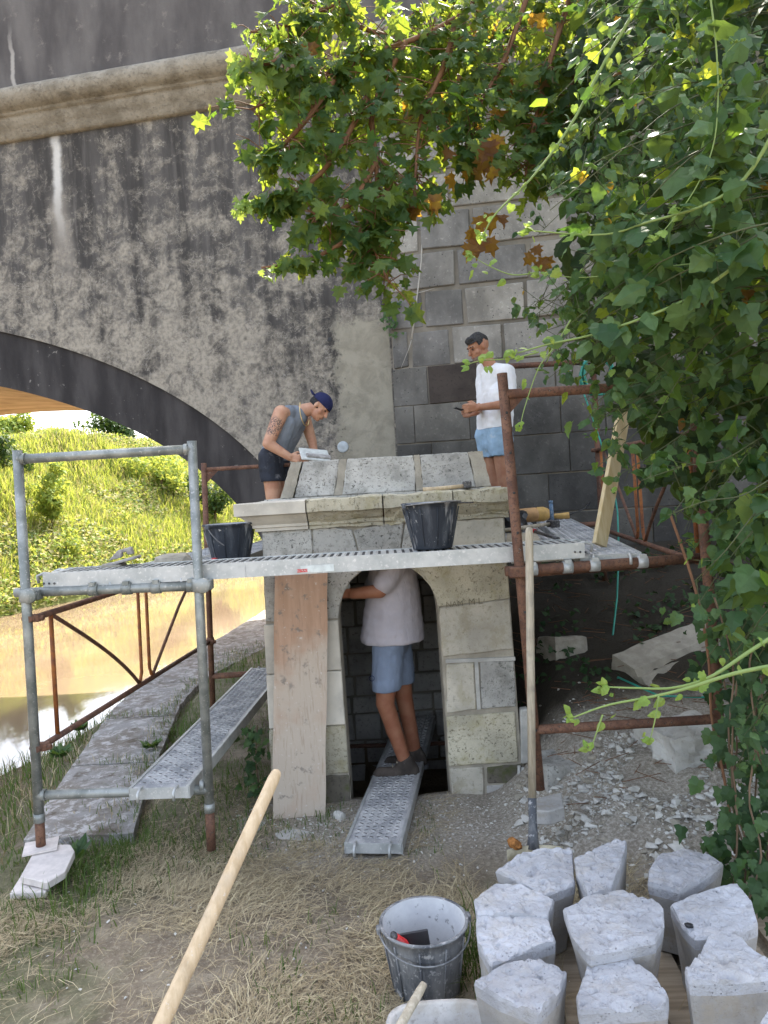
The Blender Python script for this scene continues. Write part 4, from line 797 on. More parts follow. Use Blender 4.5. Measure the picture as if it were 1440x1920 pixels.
# ------------------------------------------------------------------ cut stones on the pallet
def S8(*p): return [(680+x/1.895, 1520+y/1.895) for x, y in p]
stones = [
 ('wide pale voussoir block at the back left of the pallet, before the shovel', S8((473,210),(560,150),(640,135),(745,130),(755,255),(650,295),(600,275),(540,240)), .40, .70),
 ('ridged wedge-shaped stone at the back centre of the pallet with a dark stain', S8((752,165),(905,92),(940,105),(915,200),(880,280),(800,295),(756,210)), .42, .78),
 ('block with stepped outline at the back right of the pallet by the ivy', S8((1050,150),(1150,130),(1225,150),(1280,185),(1215,235),(1130,285),(1010,255),(1020,200)), .40, .72),
 ('upper of two stones standing close together at the left of the pallet', S8((395,312),(470,255),(560,260),(680,315),(660,372),(530,360),(405,360)), .40, .85),
 ('lower of two stones standing close together at the left of the pallet', S8((402,372),(530,368),(662,386),(686,460),(560,500),(455,545),(405,460)), .385, .85),
 ('large round-topped pitted block in the middle of the pallet', S8((712,345),(800,300),(920,280),(1030,310),(1072,340),(1072,400),(1040,460),(890,490),(800,505),(740,430)), .45, .66),
 ('pale block with a black mark at the right of the pallet', S8((1093,332),(1180,290),(1330,248),(1385,320),(1406,400),(1300,440),(1180,450),(1130,400)), .40, .80),
 ('cracked-topped block in the front row beside the grey tub', S8((395,605),(500,545),(620,518),(725,565),(700,630),(620,715),(480,660)), .40, .80),
 ('square tapering block in the middle of the front row', S8((758,660),(800,540),(860,515),(960,530),(1040,590),(1086,650),(1080,690),(900,705),(765,712)), .40, .84),
 ('tall notched block at the right of the front row', S8((1143,560),(1200,500),(1230,435),(1330,430),(1380,480),(1450,520),(1455,590),(1300,605),(1160,605)), .43, .86),
 ('block cut off by the lower right corner of the picture', S8((1400,770),(1450,690),(1560,700),(1570,800),(1450,830)), .42, .85)]
from mathutils.geometry import delaunay_2d_cdt
random.seed(77)
def cutstone(label, pp, zt, sb, seed):
    P = [atz(x, y, zt) for x, y in pp]; P = [Vector((p.x, p.y)) for p in P]; n = len(P)
    cen = sum(P, Vector((0, 0)))/n; M = 64; ring = []; per = [(P[(i+1) % n]-P[i]).length for i in range(n)]; tot = sum(per)
    for k in range(M):
        d = tot*k/M; i = 0
        while d > per[i]: d -= per[i]; i += 1
        ring.append(P[i].lerp(P[(i+1) % n], d/per[i]))
    zb = .125; V = []; sc = [(sb, zb), (sb+(1-sb)*.12, zb+.06), (sb+(1-sb)*.35, zb+(zt-zb)*.38), (sb+(1-sb)*.6, zb+(zt-zb)*.62), (sb+(1-sb)*.93, zt-.045), (1.0, zt-.012)]
    ar = sum(P[i].x*P[(i+1) % n].y-P[(i+1) % n].x*P[i].y for i in range(n))
    if ar < 0: ring.reverse()
    for q, (s_, z) in enumerate(sc):
        for p in ring:
            x = cen+(p-cen)*s_; v = Vector((x.x, x.y, z)); dirn = Vector((p.x-cen.x, p.y-cen.y, 0)).normalized()
            nz = .8*mn.noise(v*8+Vector((seed, 0, 0)))+.8*mn.noise(v*26+Vector((0, seed, 0))); V.append(v+dirn*nz*(.0025 if q < 4 else .005)+Vector((0, 0, .004*nz*(q > 3))))
    Fc = [(q*M+k, q*M+(k+1) % M, (q+1)*M+(k+1) % M, (q+1)*M+k) for q in range(5) for k in range(M)]
    topr = [cen+(p-cen)*.972 for p in ring]; pin = [p.copy() for p in topr]; xs = [p.x for p in topr]; ys = [p.y for p in topr]; g_ = .0105
    yy = min(ys)
    while yy < max(ys):
        xx = min(xs)
        while xx < max(xs): pin.append(Vector((xx+random.uniform(-.003, .003), yy+random.uniform(-.003, .003)))); xx += g_
        yy += g_
    vv, _, ff, *_r = delaunay_2d_cdt(pin, [(k, (k+1) % M) for k in range(M)], [], 1, 1e-6)
    o0 = len(V); tilt = Vector((random.uniform(-.04, .04), random.uniform(-.04, .04)))
    for p in vv:
        v = Vector((p.x, p.y, zt+(p-cen).dot(tilt)*.4)); big_ = .9*mn.noise(v*6+Vector((seed, 0, 0)))+.6*mn.noise(v*15+Vector((0, seed, 3))); rid = abs(mn.noise(v*9+Vector((seed, 2, 5))))
        pit = max(0., mn.noise(v*42+Vector((seed, seed, 0)))-.22)*.030+max(0., mn.noise(v*19+Vector((seed, 9, 0)))-.38)*.05
        V.append(v+Vector((0, 0, (.006*big_-.007*max(0, .10-rid)/.10)+.0035*mn.noise(v*70)-pit)))
    Fc += [tuple(o0+i for i in f_) for f_ in ff]
    # stitch rim: first M cdt vertices keep the ring order
    Fc += [(5*M+k, 5*M+(k+1) % M, o0+(k+1) % M, o0+k) for k in range(M)]
    base = Vector((cen.x, cen.y, zb)); b = MB(); b.add([v-base for v in V], Fc, False); o = b.build('cut_stone', MA['cut_stone']); o.location = base; o.data.materials.append(MA['sawn_stone']); bm = bmesh.new(); bm.from_mesh(o.data); bmesh.ops.recalc_face_normals(bm, faces=bm.faces)
    for f_ in bm.faces:
        if f_.index < 4*M: f_.material_index = 1
    bm.to_mesh(o.data); bm.free()
    return single(o, label, 'stone block', 'cut stones laid out on the pallet')
for i, (lb, pp, zt, sb) in enumerate(stones): cutstone(lb, pp, zt, sb, i*7.3)
pal = thing('pallet', 'weathered wooden pallet under the cut stones', 'pallet', (.75, 2.4, .0))
for k in range(8):
    x = .20+k*.165; b = MB(); b.box((0, 0, 0), (.115, 1.25, .022), None, .002); o = b.build('slat', MA['pallet'], pal, True); o.location = (x-.75+.03, 0, .107); o.rotation_euler = (0, 0, -.06)
for y in (1.88, 2.4, 2.92): b = MB(); b.box((0, 0, 0), (1.35, .09, .07)); o = b.build('bearer', MA['pallet'], pal, True); o.location = (.02, y-2.4, .06)
q = atz(1292, 1735, .405); rock('black_mark', 'black_plastic', q, (.014, .010, .006), 2, 'small black lump on the pale block at the right of the pallet', 'lump')
# ------------------------------------------------------------------ leaves
def leaf_shape(half, fold=.22, curl=.25):
    V = [(0, half[0][1], 0), (0, .38, .03), (0, .72, -.02-curl*.16), (0, half[-1][1], -curl*.5)]; Fc = []
    for sg in (1, -1):
        b0 = len(V); V += [(sg*x, y, -fold*x-.12*fold*math.sin(9*y)-curl*(y-.3)**2) for x, y in half[1:-1]]; n = len(half)-2
        ch = [0]+[b0+i for i in range(n)]+[3]
        for i in range(len(ch)-1):
            ym = (V[ch[i]][1]+V[ch[i+1]][1])/2; c_ = 1 if ym < .5 else 2; f_ = (c_, ch[i], ch[i+1]); Fc.append(f_ if sg > 0 else f_[::-1])
        k = next(i for i in range(len(ch)-1) if (V[ch[i]][1]+V[ch[i+1]][1])/2 >= .5 and i > 1); f_ = (1, ch[k], 2); Fc.append(f_ if sg > 0 else f_[::-1])
    return V, Fc
MAPLE = leaf_shape([(0, 0), (.15, .05), (.40, -.03), (.35, .15), (.56, .31), (.38, .36), (.27, .40), (.37, .64), (.22, .64), (.13, .62), (.09, .82), (0, 1)])
MAPLE2 = leaf_shape([(0, 0), (.15, .05), (.40, -.03), (.35, .15), (.56, .31), (.38, .36), (.27, .40), (.37, .64), (.22, .64), (.13, .62), (.09, .82), (0, 1)], -.3, .55)
OVATE = leaf_shape([(0, 0), (.17, .06), (.31, .24), (.29, .48), (.15, .78), (0, 1)], .35, .3)
VINE = leaf_shape([(0, .06), (.2, -.05), (.40, .06), (.37, .20), (.49, .36), (.36, .46), (.38, .62), (.24, .70), (.14, .86), (0, 1)], .2, .3)
VINE2 = leaf_shape([(0, .06), (.2, -.05), (.40, .06), (.37, .20), (.49, .36), (.36, .46), (.38, .62), (.24, .70), (.14, .86), (0, 1)], -.25, .45)
IVY = leaf_shape([(0, 0), (.2, -.07), (.46, .06), (.30, .30), (.34, .52), (.16, .62), (0, 1)], .2, .2)
ROUND = leaf_shape([(0, 0), (.25, .03), (.42, .25), (.44, .5), (.3, .8), (0, .95)], .2, .25)
def leaf_frame(tip, nrm):
    y = Vector(tip).normalized(); z = Vector(nrm); z = (z-y*z.dot(y))
    if z.length < .05: z = y.orthogonal()
    z.normalize(); x = y.cross(z); return Matrix((x, y, z)).transposed()
LEAF_ME = {}
def leaf_mesh(key, shp, mat):
    if key not in LEAF_ME:
        me = bpy.data.meshes.new(key); me.from_pydata(shp[0], [], shp[1]); me.materials.append(MA[mat]); me.update(); LEAF_ME[key] = me
    return LEAF_ME[key]
def place_leaves(parent, L, name='leaf', limit=290, stuffname='leaves'):
    """L: list of (pos, matrix, size, shape, material); the nearest become objects, the rest one mesh per material"""
    L.sort(key=lambda q: (q[0]-Vector((0, 0, EYE))).length-3*q[2]); base = wloc(parent)
    for pos, m_, s_, shp, mat in L[:limit]:
        o = bpy.data.objects.new(name, leaf_mesh(mat+str(id(shp)), shp, mat)); COL.objects.link(o); o.parent = parent
        o.matrix_local = Matrix.Translation(pos-base) @ m_.to_4x4() @ Matrix.Scale(s_, 4)
    rest = {}
    for q in L[limit:]: rest.setdefault(q[4], []).append(q)
    for mat, qs in rest.items():
        b = MB()
        for pos, m_, s_, shp, _ in qs: b.add([pos+m_ @ (Vector(v)*s_) for v in shp[0]], shp[1], False)
        o = b.build(stuffname, MA[mat], parent); o['kind'] = 'stuff'
def rv(a=1): return Vector((random.uniform(-a, a), random.uniform(-a, a), random.uniform(-a, a)))
def along(pts, t):
    n = len(pts)-1; k = min(int(t*n), n-1); return pts[k].lerp(pts[k+1], t*n-k)
def curve(pts, n):   # catmull-rom resample
    o = []; m = len(pts)-1
    for i in range(n+1):
        t = i/n*m; k = min(int(t), m-1); u = t-k; p0, p1, p2, p3 = pts[max(k-1, 0)], pts[k], pts[k+1], pts[min(k+2, m)]
        o.append(.5*((2*p1)+(p2-p0)*u+(2*p0-5*p1+4*p2-p3)*u*u+(3*p1-p0-3*p2+p3)*u**3))
    return o
# ------------------------------------------------------------------ maple tree overhanging from the right
random.seed(11)
mt_ = thing('maple_tree', 'maple tree reaching in from the right, its leafy branches hanging before the bridge', 'tree', (3.0, 4.3, gz(3.0, 4.3)-.1))
b = MB(); b.poly(curve([Vector((3.0, 4.3, .1)), Vector((2.95, 4.25, 1.6)), Vector((3.05, 4.2, 3.2)), Vector((2.9, 4.1, 4.8)), Vector((2.8, 4.0, 6.6))], 14), [.13-.006*k for k in range(15)], 12); b.build('trunk', MA['bark'], mt_)
root = Vector((2.95, 4.15, 4.5))
BR = [((950,-60,3.7),(860,30,3.6),(760,80,3.5),(670,105,3.45),(610,140,3.4),(540,175,3.4),(470,205,3.4)),
      ((760,80,3.5),(700,200,3.45),(705,300,3.4),(708,400,3.35),(700,460,3.35),(730,530,3.3)),
      ((690,180,3.4),(630,290,3.35),(570,350,3.3),(500,375,3.3),(450,385,3.3)),
      ((705,400,3.35),(650,450,3.3),(575,488,3.3),(490,502,3.3)),
      ((860,30,3.6),(830,130,3.5),(790,220,3.5),(780,320,3.45),(775,390,3.4)),
      ((720,-60,3.5),(620,10,3.4),(530,50,3.35),(470,60,3.35)),
      ((1000,-40,3.8),(950,100,3.7),(900,200,3.6),(880,290,3.55)),
      ((1080,-40,3.8),(1030,120,3.7),(1000,240,3.7),(985,330,3.6)),
      ((640,130,3.4),(570,230,3.3),(520,280,3.3),(500,290,3.3)),
      ((760,80,3.6),(650,40,3.6),(560,-10,3.6)),
      ((600,140,3.4),(560,100,3.2),(500,120,3.2),(465,110,3.2)),
      ((705,300,3.4),(660,380,3.3),(610,400,3.3),(590,410,3.3)),
      ((860,40,3.9),(760,150,3.9),(660,220,3.9),(600,260,3.8)),
      ((880,-30,4.0),(780,30,4.0),(690,90,3.9),(620,120,3.9)),
      ((1160,-60,3.9),(1100,80,3.85),(1065,180,3.8),(1040,280,3.7)),
      ((1200,-80,4.1),(1130,20,4.1),(1060,90,4.0),(990,150,3.9)),
      ((1060,-60,4.2),(960,40,4.2),(880,140,4.1),(820,240,4.0))]
ML = []; first = []
for bi, br_ in enumerate(BR):
    pts = curve([at(*p) for p in br_], 16); tw = MB(); tw.poly(pts, [.013*(1-.8*k/16)+.002 for k in range(17)], 6)
    L = sum((pts[i+1]-pts[i]).length for i in range(16)); nt = int(L*(78 if bi != 3 else 34))
    for k in range(nt):
        t = random.uniform(.06, 1)**.9; p = along(pts, t); d = rv(); d.z = d.z*.8-.25; d.normalize(); tl = random.uniform(.05, .20)*(1.15-.75*t*(bi in (2, 3, 5, 10)))
        if bi in (2, 3) and t > .6: tl *= .35
        e = p+d*tl; tw.poly([p, p+d*tl*.6+Vector((0, 0, .012)), e], [.003, .0022, .0012], 4, False)
        for q in range(random.choice((2, 3, 3, 4))):
            c_ = p.lerp(e, random.uniform(.35, 1.1))+rv(.022); tip = Vector((d.x*.7, d.y*.7, -.75))+rv(.55); nr = Vector((0, -.9, .55))+rv(.8)
            s_ = (.040+.062*random.random())*(.55 if (bi in (2, 3, 5) and t > .8) else 1); mat = 'young_leaf' if (t > .86 and bi in (2, 3, 5, 10)) else 'maple_leaf'
            ML.append((c_, leaf_frame(tip, nr), s_, random.choice((MAPLE, MAPLE, MAPLE2)), mat))
    tw.build('branch', MA['twig'], mt_)
CR = MB()   # leaf mass added out of view to keep the sun off the climbing plants
for k in range(2600):
    c_ = Vector((2.9, 5.5, 6.3))+Vector((random.gauss(0, .75), random.gauss(0, .65), random.gauss(0, .75))); m_ = leaf_frame(Vector((0, 0, -1))+rv(.7), Vector((0, -.3, 1))+rv(.8)); s_ = random.uniform(.10, .17); CR.add([c_+m_ @ (Vector(v)*s_) for v in MAPLE[0]], MAPLE[1], True)
o = CR.build('added_shade_crown', MA['maple_leaf'], mt_); o['kind'] = 'stuff'
for st in ((950,-60,3.7), (720,-60,3.5), (1000,-40,3.8), (1080,-40,3.8), (880,-30,4.0), (1060,-60,4.2)):
    p = at(*st); b = MB(); b.poly(curve([root+Vector((0, 0, random.uniform(-.2, .6))), root.lerp(p, .4)+Vector((0, 0, .35)), p], 10), [.045-.0032*k for k in range(11)], 8); b.build('limb', MA['bark'], mt_)
# copper-brown leaves
for (x, y, Y, n, sp, s0) in ((905, 435, 3.3, 8, .07, .095), (1010, 470, 3.3, 4, .05, .08), (925, 290, 3.4, 9, .10, .08), (860, 300, 3.5, 3, .05, .09), (800, 190, 3.7, 6, .13, .09), (585, 90, 3.3, 2, .04, .08), (780, 365, 3.4, 3, .05, .08), (960, 150, 3.9, 20, .28, .09), (860, 90, 4.0, 16, .26, .09), (1010, 40, 4.0, 14, .25, .09), (820, 375, 3.2, 2, .03, .09), (745, 120, 3.9, 5, .16, .08)):
    for k in range(n): ML.append((at(x, y, Y)+rv(sp), leaf_frame(Vector((0, 0, -1))+rv(.6), Vector((0, -1, .3))+rv(.7)), s0*random.uniform(.75, 1.15), random.choice((MAPLE, MAPLE2)), 'brown_leaf'))
place_leaves(mt_, ML)
# ------------------------------------------------------------------ climbing plants at the right
random.seed(23)
cv = thing('climbing_vine', 'dense bright green climbing vine hanging over the right side from top to bottom', 'climbing plant', (1.9, 3.2, gz(1.9, 3.2)))
XL = [(-80, 1120), (60, 1085), (200, 1060), (330, 1020), (450, 985), (600, 1000), (680, 1050), (800, 1105), (870, 1130), (930, 1215), (1000, 1275), (1200, 1310), (1350, 1335), (1600, 1400)]
VL = []; stems = MB(); random.seed(31)
def vleaf(p, d, lower, tipf=1.):
    r_ = random.random()
    if lower: shp, mat, s_ = random.choice((VINE, VINE2, IVY, OVATE)), ('ivy_leaf' if r_ < .35 else 'vine_leaf'), random.uniform(.035, .085)
    else: shp, mat, s_ = random.choice((OVATE, OVATE, OVATE, VINE, VINE2, IVY)), ('vine_leaf' if r_ < .70 else ('young_leaf' if r_ < .74 else ('maple_leaf' if r_ < .985 else 'brown_leaf'))), .042+.088*random.random()**1.3
    s_ *= tipf*(.55 if mat in ('young_leaf', 'brown_leaf') else 1)
    VL.append((p, leaf_frame(Vector((d.x*.5, d.y*.5, -.55))+rv(.75), Vector((-.15, -.75, .85))+rv(.95)), s_, shp, mat))
y0 = -260
while y0 < 1330:
    for rep_ in range(3 if 330 < y0 < 760 else 2):
        xs = 1600; ye = y0+random.uniform(90, 330); xe = lerp_tab(XL, ye)+(random.uniform(-10, 200)*random.random() if rep_ < 2 else random.uniform(0, 60)); Y = random.uniform(2.35, 3.5); sag = random.uniform(-70, 30)
        pts = curve([at(xs+(xe-xs)*u, y0+(ye-y0)*u**1.5+sag*math.sin(math.pi*u)+random.uniform(-14, 14), Y+.18*math.sin(u*5+y0)) for u in (0, .2, .4, .6, .8, 1)], 20); stems.poly(pts, [.0042-.00015*k for k in range(21)], 5, False)
        L = (pts[0]-pts[-1]).length
        for k in range(int(L*26)):
            t = random.random()**.8; p = along(pts, t)
            if mn.noise(p*3.1+Vector((4, 0, 0)))+.5*mn.noise(p*7) < -.22: continue
            d = rv(); d.z -= .35; d.normalize(); e = p+d*random.uniform(.03, .13); stems.poly([p, e], [.0016, .001], 3, False)
            for q in range(random.choice((1, 2, 3, 3))): vleaf(e+rv(.03), d, p.z < 1.3, 1-.5*sst(.6, 1., t))
    y0 += 38
# inner leaves of the mass, their shade painted in as a darker green
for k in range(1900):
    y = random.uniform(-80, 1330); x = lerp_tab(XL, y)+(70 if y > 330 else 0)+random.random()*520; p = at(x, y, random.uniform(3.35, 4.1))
    VL.append((p, leaf_frame(Vector((-.2, -.2, -1))+rv(.6), Vector((0, -1, .5))+rv(.8)), random.uniform(.08, .14), random.choice((VINE, ROUND, MAPLE)), 'painted_shade_leaf'))
stems.build('stem', MA['woody'], cv)
SH = [((1470,1245,1.9),(1380,1262,1.92),(1290,1290,1.95),(1220,1307,1.97),(1140,1322,2.0),(1075,1345,2.0)), ((1470,1180,2.0),(1400,1225,2.0),(1330,1270,2.0),(1260,1290,2.02),(1190,1290,2.05),(1135,1288,2.05)),
      ((1470,430,2.2),(1370,505,2.25),(1290,560,2.3),(1200,598,2.3),(1110,628,2.35),(1030,645,2.35),(970,662,2.35)), ((1470,210,2.1),(1400,330,2.15),(1320,385,2.2),(1220,415,2.25),(1130,440,2.3),(990,432,2.3)),
      ((1215,-20,2.5),(1140,105,2.5),(1070,235,2.5),(1000,330,2.5),(930,400,2.5),(905,445,2.5)), ((1330,-20,2.2),(1345,120,2.2),(1340,260,2.2),(1300,360,2.2),(1230,450,2.2)), ((1010,510,2.6),(960,515,2.6),(910,495,2.6),(885,478,2.6)),
      ((1440,480,2.3),(1250,500,2.4),(1100,520,2.5),(1010,512,2.6)), ((1070,600,2.5),(1040,650,2.5),(1010,690,2.5),(985,760,2.5),(975,800,2.5)), ((1130,1340,1.98),(1118,1375,1.98),(1108,1405,1.98)), ((1235,1305,1.96),(1228,1350,1.96),(1218,1390,1.96)), ((1010,660,2.4),(960,672,2.4),(905,676,2.4),(880,682,2.4))]
for i, sh in enumerate(SH):
    pts = curve([at(*p) for p in sh], 24); r0 = .0062 if i in (0, 1, 2, 3, 4) else .003; b = MB(); b.poly(pts, [r0*(1-.65*k/24) for k in range(25)], 8); b.build('shoot', MA['stem'], cv)
    n = {0: 7, 1: 9, 2: 26, 3: 26, 4: 22, 5: 20, 6: 6, 7: 26, 8: 6, 9: 2, 10: 3, 11: 8}[i]
    for k in range(n):
        t = random.uniform(.1, 1); p = along(pts, t)+rv(.03); big = i in (2, 3, 5, 7); s_ = random.uniform(.05, .095) if big and t < .75 else random.uniform(.02, .04)
        VL.append((p, leaf_frame(Vector((-.4, 0, -.5))+rv(.8), Vector((0, -1, .6))+rv(.8)), s_, random.choice((OVATE, VINE)), 'vine_leaf' if big and t < .75 else 'young_leaf'))
    e = pts[-1]
    for k in range(7): VL.append((e+rv(.012), leaf_frame(Vector((-1, 0, .2))+rv(.9), Vector((0, -1, .3))+rv(.6)), random.uniform(.015, .034), OVATE, 'young_leaf'))
for x, y in ((1265, 60), (1290, 110), (1320, 150), (1380, 80), (1350, 170), (1300, 200)):   # flower buds
    b = MB(); p = at(x, y, 2.2)
    for k in range(6): q = p+rv(.03); b.tube(p, q, .0012, .0012, 4); b.lathe(q, [(0, -.005), (.005, 0), (.004, .004), (0, .006)], 7)
    b.build('bud_cluster', MA['young_leaf'], cv)
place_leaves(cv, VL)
iv = thing('ivy_bush', 'dark ivy creeping down to the ground at the right edge behind the stones', 'ivy', (1.75, 3.3, gz(1.75, 3.3))); IL = []; st = MB()
for k in range(16):
    x = 1362+k*14; Y = random.uniform(2.75, 3.5); pts = curve([at(x+random.uniform(-25, 25), y, Y) for y in (1120, 1250, 1380, 1500, 1600, lerp_tab([(1340, 1560), (1400, 1680), (1600, 1760)], x))], 16); st.poly(pts, .004, 5, False)
    for q in range(52): IL.append((along(pts, random.random())+Vector((random.gauss(0, .05), random.gauss(0, .10), random.gauss(0, .05))), leaf_frame(Vector((-.3, -.2, -.9))+rv(.5), Vector((-.2, -1, .6))+rv(.6)), random.uniform(.04, .075), random.choice((IVY, IVY, VINE)), 'ivy_leaf' if random.random() < .65 else 'vine_leaf'))
st.build('stem', MA['bark'], iv); place_leaves(iv, IL)
b = MB(); b.poly(curve([at(1255, 960, 3.1), at(1290, 1060, 3.05), at(1315, 1150, 3.0), at(1330, 1250, 3.0), at(1335, 1350, 3.0), at(1360, 1470, 3.0), at(1378, 1600, 3.0)], 20), .006, 6); single(b.build('bramble_cane', MA['twig']), 'long thin bare cane arching down before the right frame post', 'cane')
lv = thing('ivy_clump', 'small ivy clump at the foot of the left pier beside the low plank', 'ivy', (-.86, 4.6, .05)); IL = []
for k in range(60): IL.append((Vector((-.88+random.gauss(0, .05), 4.55+random.gauss(0, .06), random.uniform(.08, .52))), leaf_frame(Vector((-.3, -.4, -.6))+rv(.6), Vector((-.3, -1, .6))+rv(.5)), random.uniform(.035, .065), IVY, 'ivy_leaf' if k % 3 else 'vine_leaf'))
b = MB(); b.poly([(-.87, 4.56, .03), (-.88, 4.56, .3), (-.86, 4.58, .5)], .004, 5); b.build('stem', MA['bark'], lv); place_leaves(lv, IL)
wv = thing('wall_fern', 'little tuft of green creeper growing at the edge of the bridge stones', 'creeper', at(735, 600, 7.6)); IL = []
for k in range(46): IL.append((at(random.gauss(735, 9), random.uniform(565, 632), 7.58), leaf_frame(Vector((0, -.3, -1))+rv(.5), Vector((0, -1, .4))+rv(.5)), random.uniform(.03, .06), IVY, 'vine_leaf'))
place_leaves(wv, IL)
# ------------------------------------------------------------------ grass and straw
def in_plan(x, y):
    if 3.70 < y < 4.5 and abs(x+.155-(y-3.74)*.145) < .17: return False
    if -.80 < x < .78 and 4.42 < y < 6.4: return False
    return True
random.seed(41); G = MB(); D = MB(); e_ = lambda y: lerp_tab(EDGE, y)
def blade(B, p, h, w_, lean, a):
    dx, dy = math.cos(a), math.sin(a); c = Vector((p.x+dx*lean*h*.4, p.y+dy*lean*h*.4, p.z+h*.6)); t = Vector((p.x+dx*lean*h, p.y+dy*lean*h, p.z+h*(1-.3*lean))); s = Vector((-dy, dx, 0))*w_/2
    B.add([p-s, p+s, c+s*.7, c-s*.7, t], [(0, 1, 2, 3), (3, 2, 4)], True)
def straw(B, p, L, a, lift):
    d = Vector((math.cos(a), math.sin(a), random.uniform(-.15, .25))); s = Vector((-d.y, d.x, random.uniform(-.4, .4))).normalized()*random.uniform(.0006, .0014); k = rv(.12*L); m_ = p+d*L*.5+Vector((0, 0, lift))+k; e = p+d*L; e.z = max(e.z, gz(e.x, e.y)+.004)
    B.add([p-s, p+s, m_+s, m_-s, e+s*.5, e-s*.5], [(0, 1, 2, 3), (3, 2, 4, 5)], True)
for k in range(72000):
    y = 1.7+3.2*random.random()**1.3; x = random.uniform(-1.9, 1.0)
    if x < e_(y)+.1 or not in_plan(x, y) or (y > 3.3 and x > .3): continue
    dens = mn.noise(Vector((x*1.3, y*1.3, 7)))+.4*mn.noise(Vector((x*4, y*4, 7)))
    if random.random() < .92*sst(.12, -.30, dens): continue
    if y > 3.9 and random.random() < .7: continue
    straw(D, Vector((x, y, gz(x, y)+random.uniform(.002, .02))), random.uniform(.03, .13), 2.6*mn.noise(Vector((x*2.2, y*2.2, 3)))+random.gauss(.4, .8), random.uniform(0, .018))
for k in range(30000):
    y = 1.7+6.0*random.random()**1.4; x = random.uniform(-2.2, 1.6); e = e_(y)
    if not in_plan(x, y): continue
    if y > 4.15 and e < x < e+(.62+.5*sst(7.5, 11, y))-.12*random.random()-.06: continue
    nz = mn.noise(Vector((x*1.6, y*1.6, 2)))+.5*mn.noise(Vector((x*5, y*5, 5)))
    want = .25+nz
    if x < -.75 and y > 3.6: want += .28
    if x < e+.05: want += .6
    if .2 < x and y > 3.0: want -= .9
    if x > .9: want -= .6
    if y < 3.7: want -= .30
    if random.random() > want*1.5: continue
    blade(G, Vector((x, y, gz(x, y)-.005)), random.uniform(.02, .06)*(1.5 if nz > .3 else 1), random.uniform(.003, .0055), random.uniform(.2, 1.1), random.uniform(0, 6.3))
for (x0, y0, sp, n, h) in ((160, 1640, .10, 260, .12), (225, 1590, .12, 240, .12), (330, 1370, .18, 330, .13), (270, 1440, .12, 160, .13), (450, 1250, .3, 500, .13), (885, 1800, .07, 160, .16), (150, 1720, .14, 200, .12), (440, 1480, .2, 200, .12), (380, 1560, .2, 180, .10), (880, 1850, .05, 100, .14)):
    c = atz(x0, y0, .06)
    for k in range(n):
        x, y = c.x+random.gauss(0, sp), c.y+random.gauss(0, sp*1.3)
        if in_plan(x, y): blade(G, Vector((x, y, gz(x, y)-.005)), h*random.uniform(.5, 1.15), random.uniform(.004, .008), random.uniform(.2, 1.0), random.uniform(0, 6.3))
for k in range(5200):   # tufts in the joints and over the edges of the ledge
    y = random.uniform(4.2, 9.5); e = e_(y); wq_ = .62+.5*sst(7.5, 11, y); u = random.random(); x = e+wq_*u
    near_j = min(abs(y-q) for q in ql); want = .9*sst(.10, .02, near_j)+1.1*sst(.55, 1., u)+.6*sst(.12, 0, u)-.25+.9*mn.noise(Vector((x*2.4, y*1.6, 6)))
    if random.random() < want: blade(G if random.random() < .7 else D, Vector((x, y, .055)), random.uniform(.02, .08), random.uniform(.003, .006), random.uniform(.2, 1.1), random.uniform(0, 6.3))
for k in range(9000):   # bank down to the water
    y = random.uniform(3.0, 8.5); x = e_(y)-random.random()**.8*2.4; z = gz(x, y)
    if z > WATER_Z: blade(G if random.random() < .75 else D, Vector((x, y, z-.01)), random.uniform(.06, .2), random.uniform(.005, .010), random.uniform(.2, 1), random.uniform(0, 6.3))
tag(G.build('green_grass', MA['grass_green']), 'green grass blades growing around the quay and the scaffold feet', 'grass', kind='stuff'); tag(D.build('dry_grass', MA['grass_dry']), 'mown dry straw lying over the foreground soil', 'straw', kind='stuff')
def weed(label, x, y, z, n, s_, mat='grass_green', up=.6):
    p = atz(x, y, z); t = thing('broadleaf_weed', label, 'weed', p); L = []
    for k in range(n): a = random.uniform(0, 6.3); L.append((p+Vector((.02*math.cos(a), .02*math.sin(a), .01)), leaf_frame(Vector((math.cos(a), math.sin(a), up+random.uniform(-.3, .5))), Vector((-math.cos(a)*.5, -math.sin(a)*.5, 1))), s_*random.uniform(.6, 1.2), OVATE, mat))
    place_leaves(t, L)
weed('upright broad-leaved weed beside the pale packing boards', 140, 1612, .08, 8, .10, 'vine_leaf', 1.4); weed('broad-leaved weed on the quay edge beside the low plank', 282, 1402, .06, 16, .085, 'vine_leaf', .8); weed('broad-leaved weed on the bank below the quay edge', 112, 1420, -.05, 16, .10, 'vine_leaf', 1.0); weed('broad-leaved weed growing right at the river side of the quay', 150, 1370, -.02, 16, .09, 'vine_leaf', 1.2)
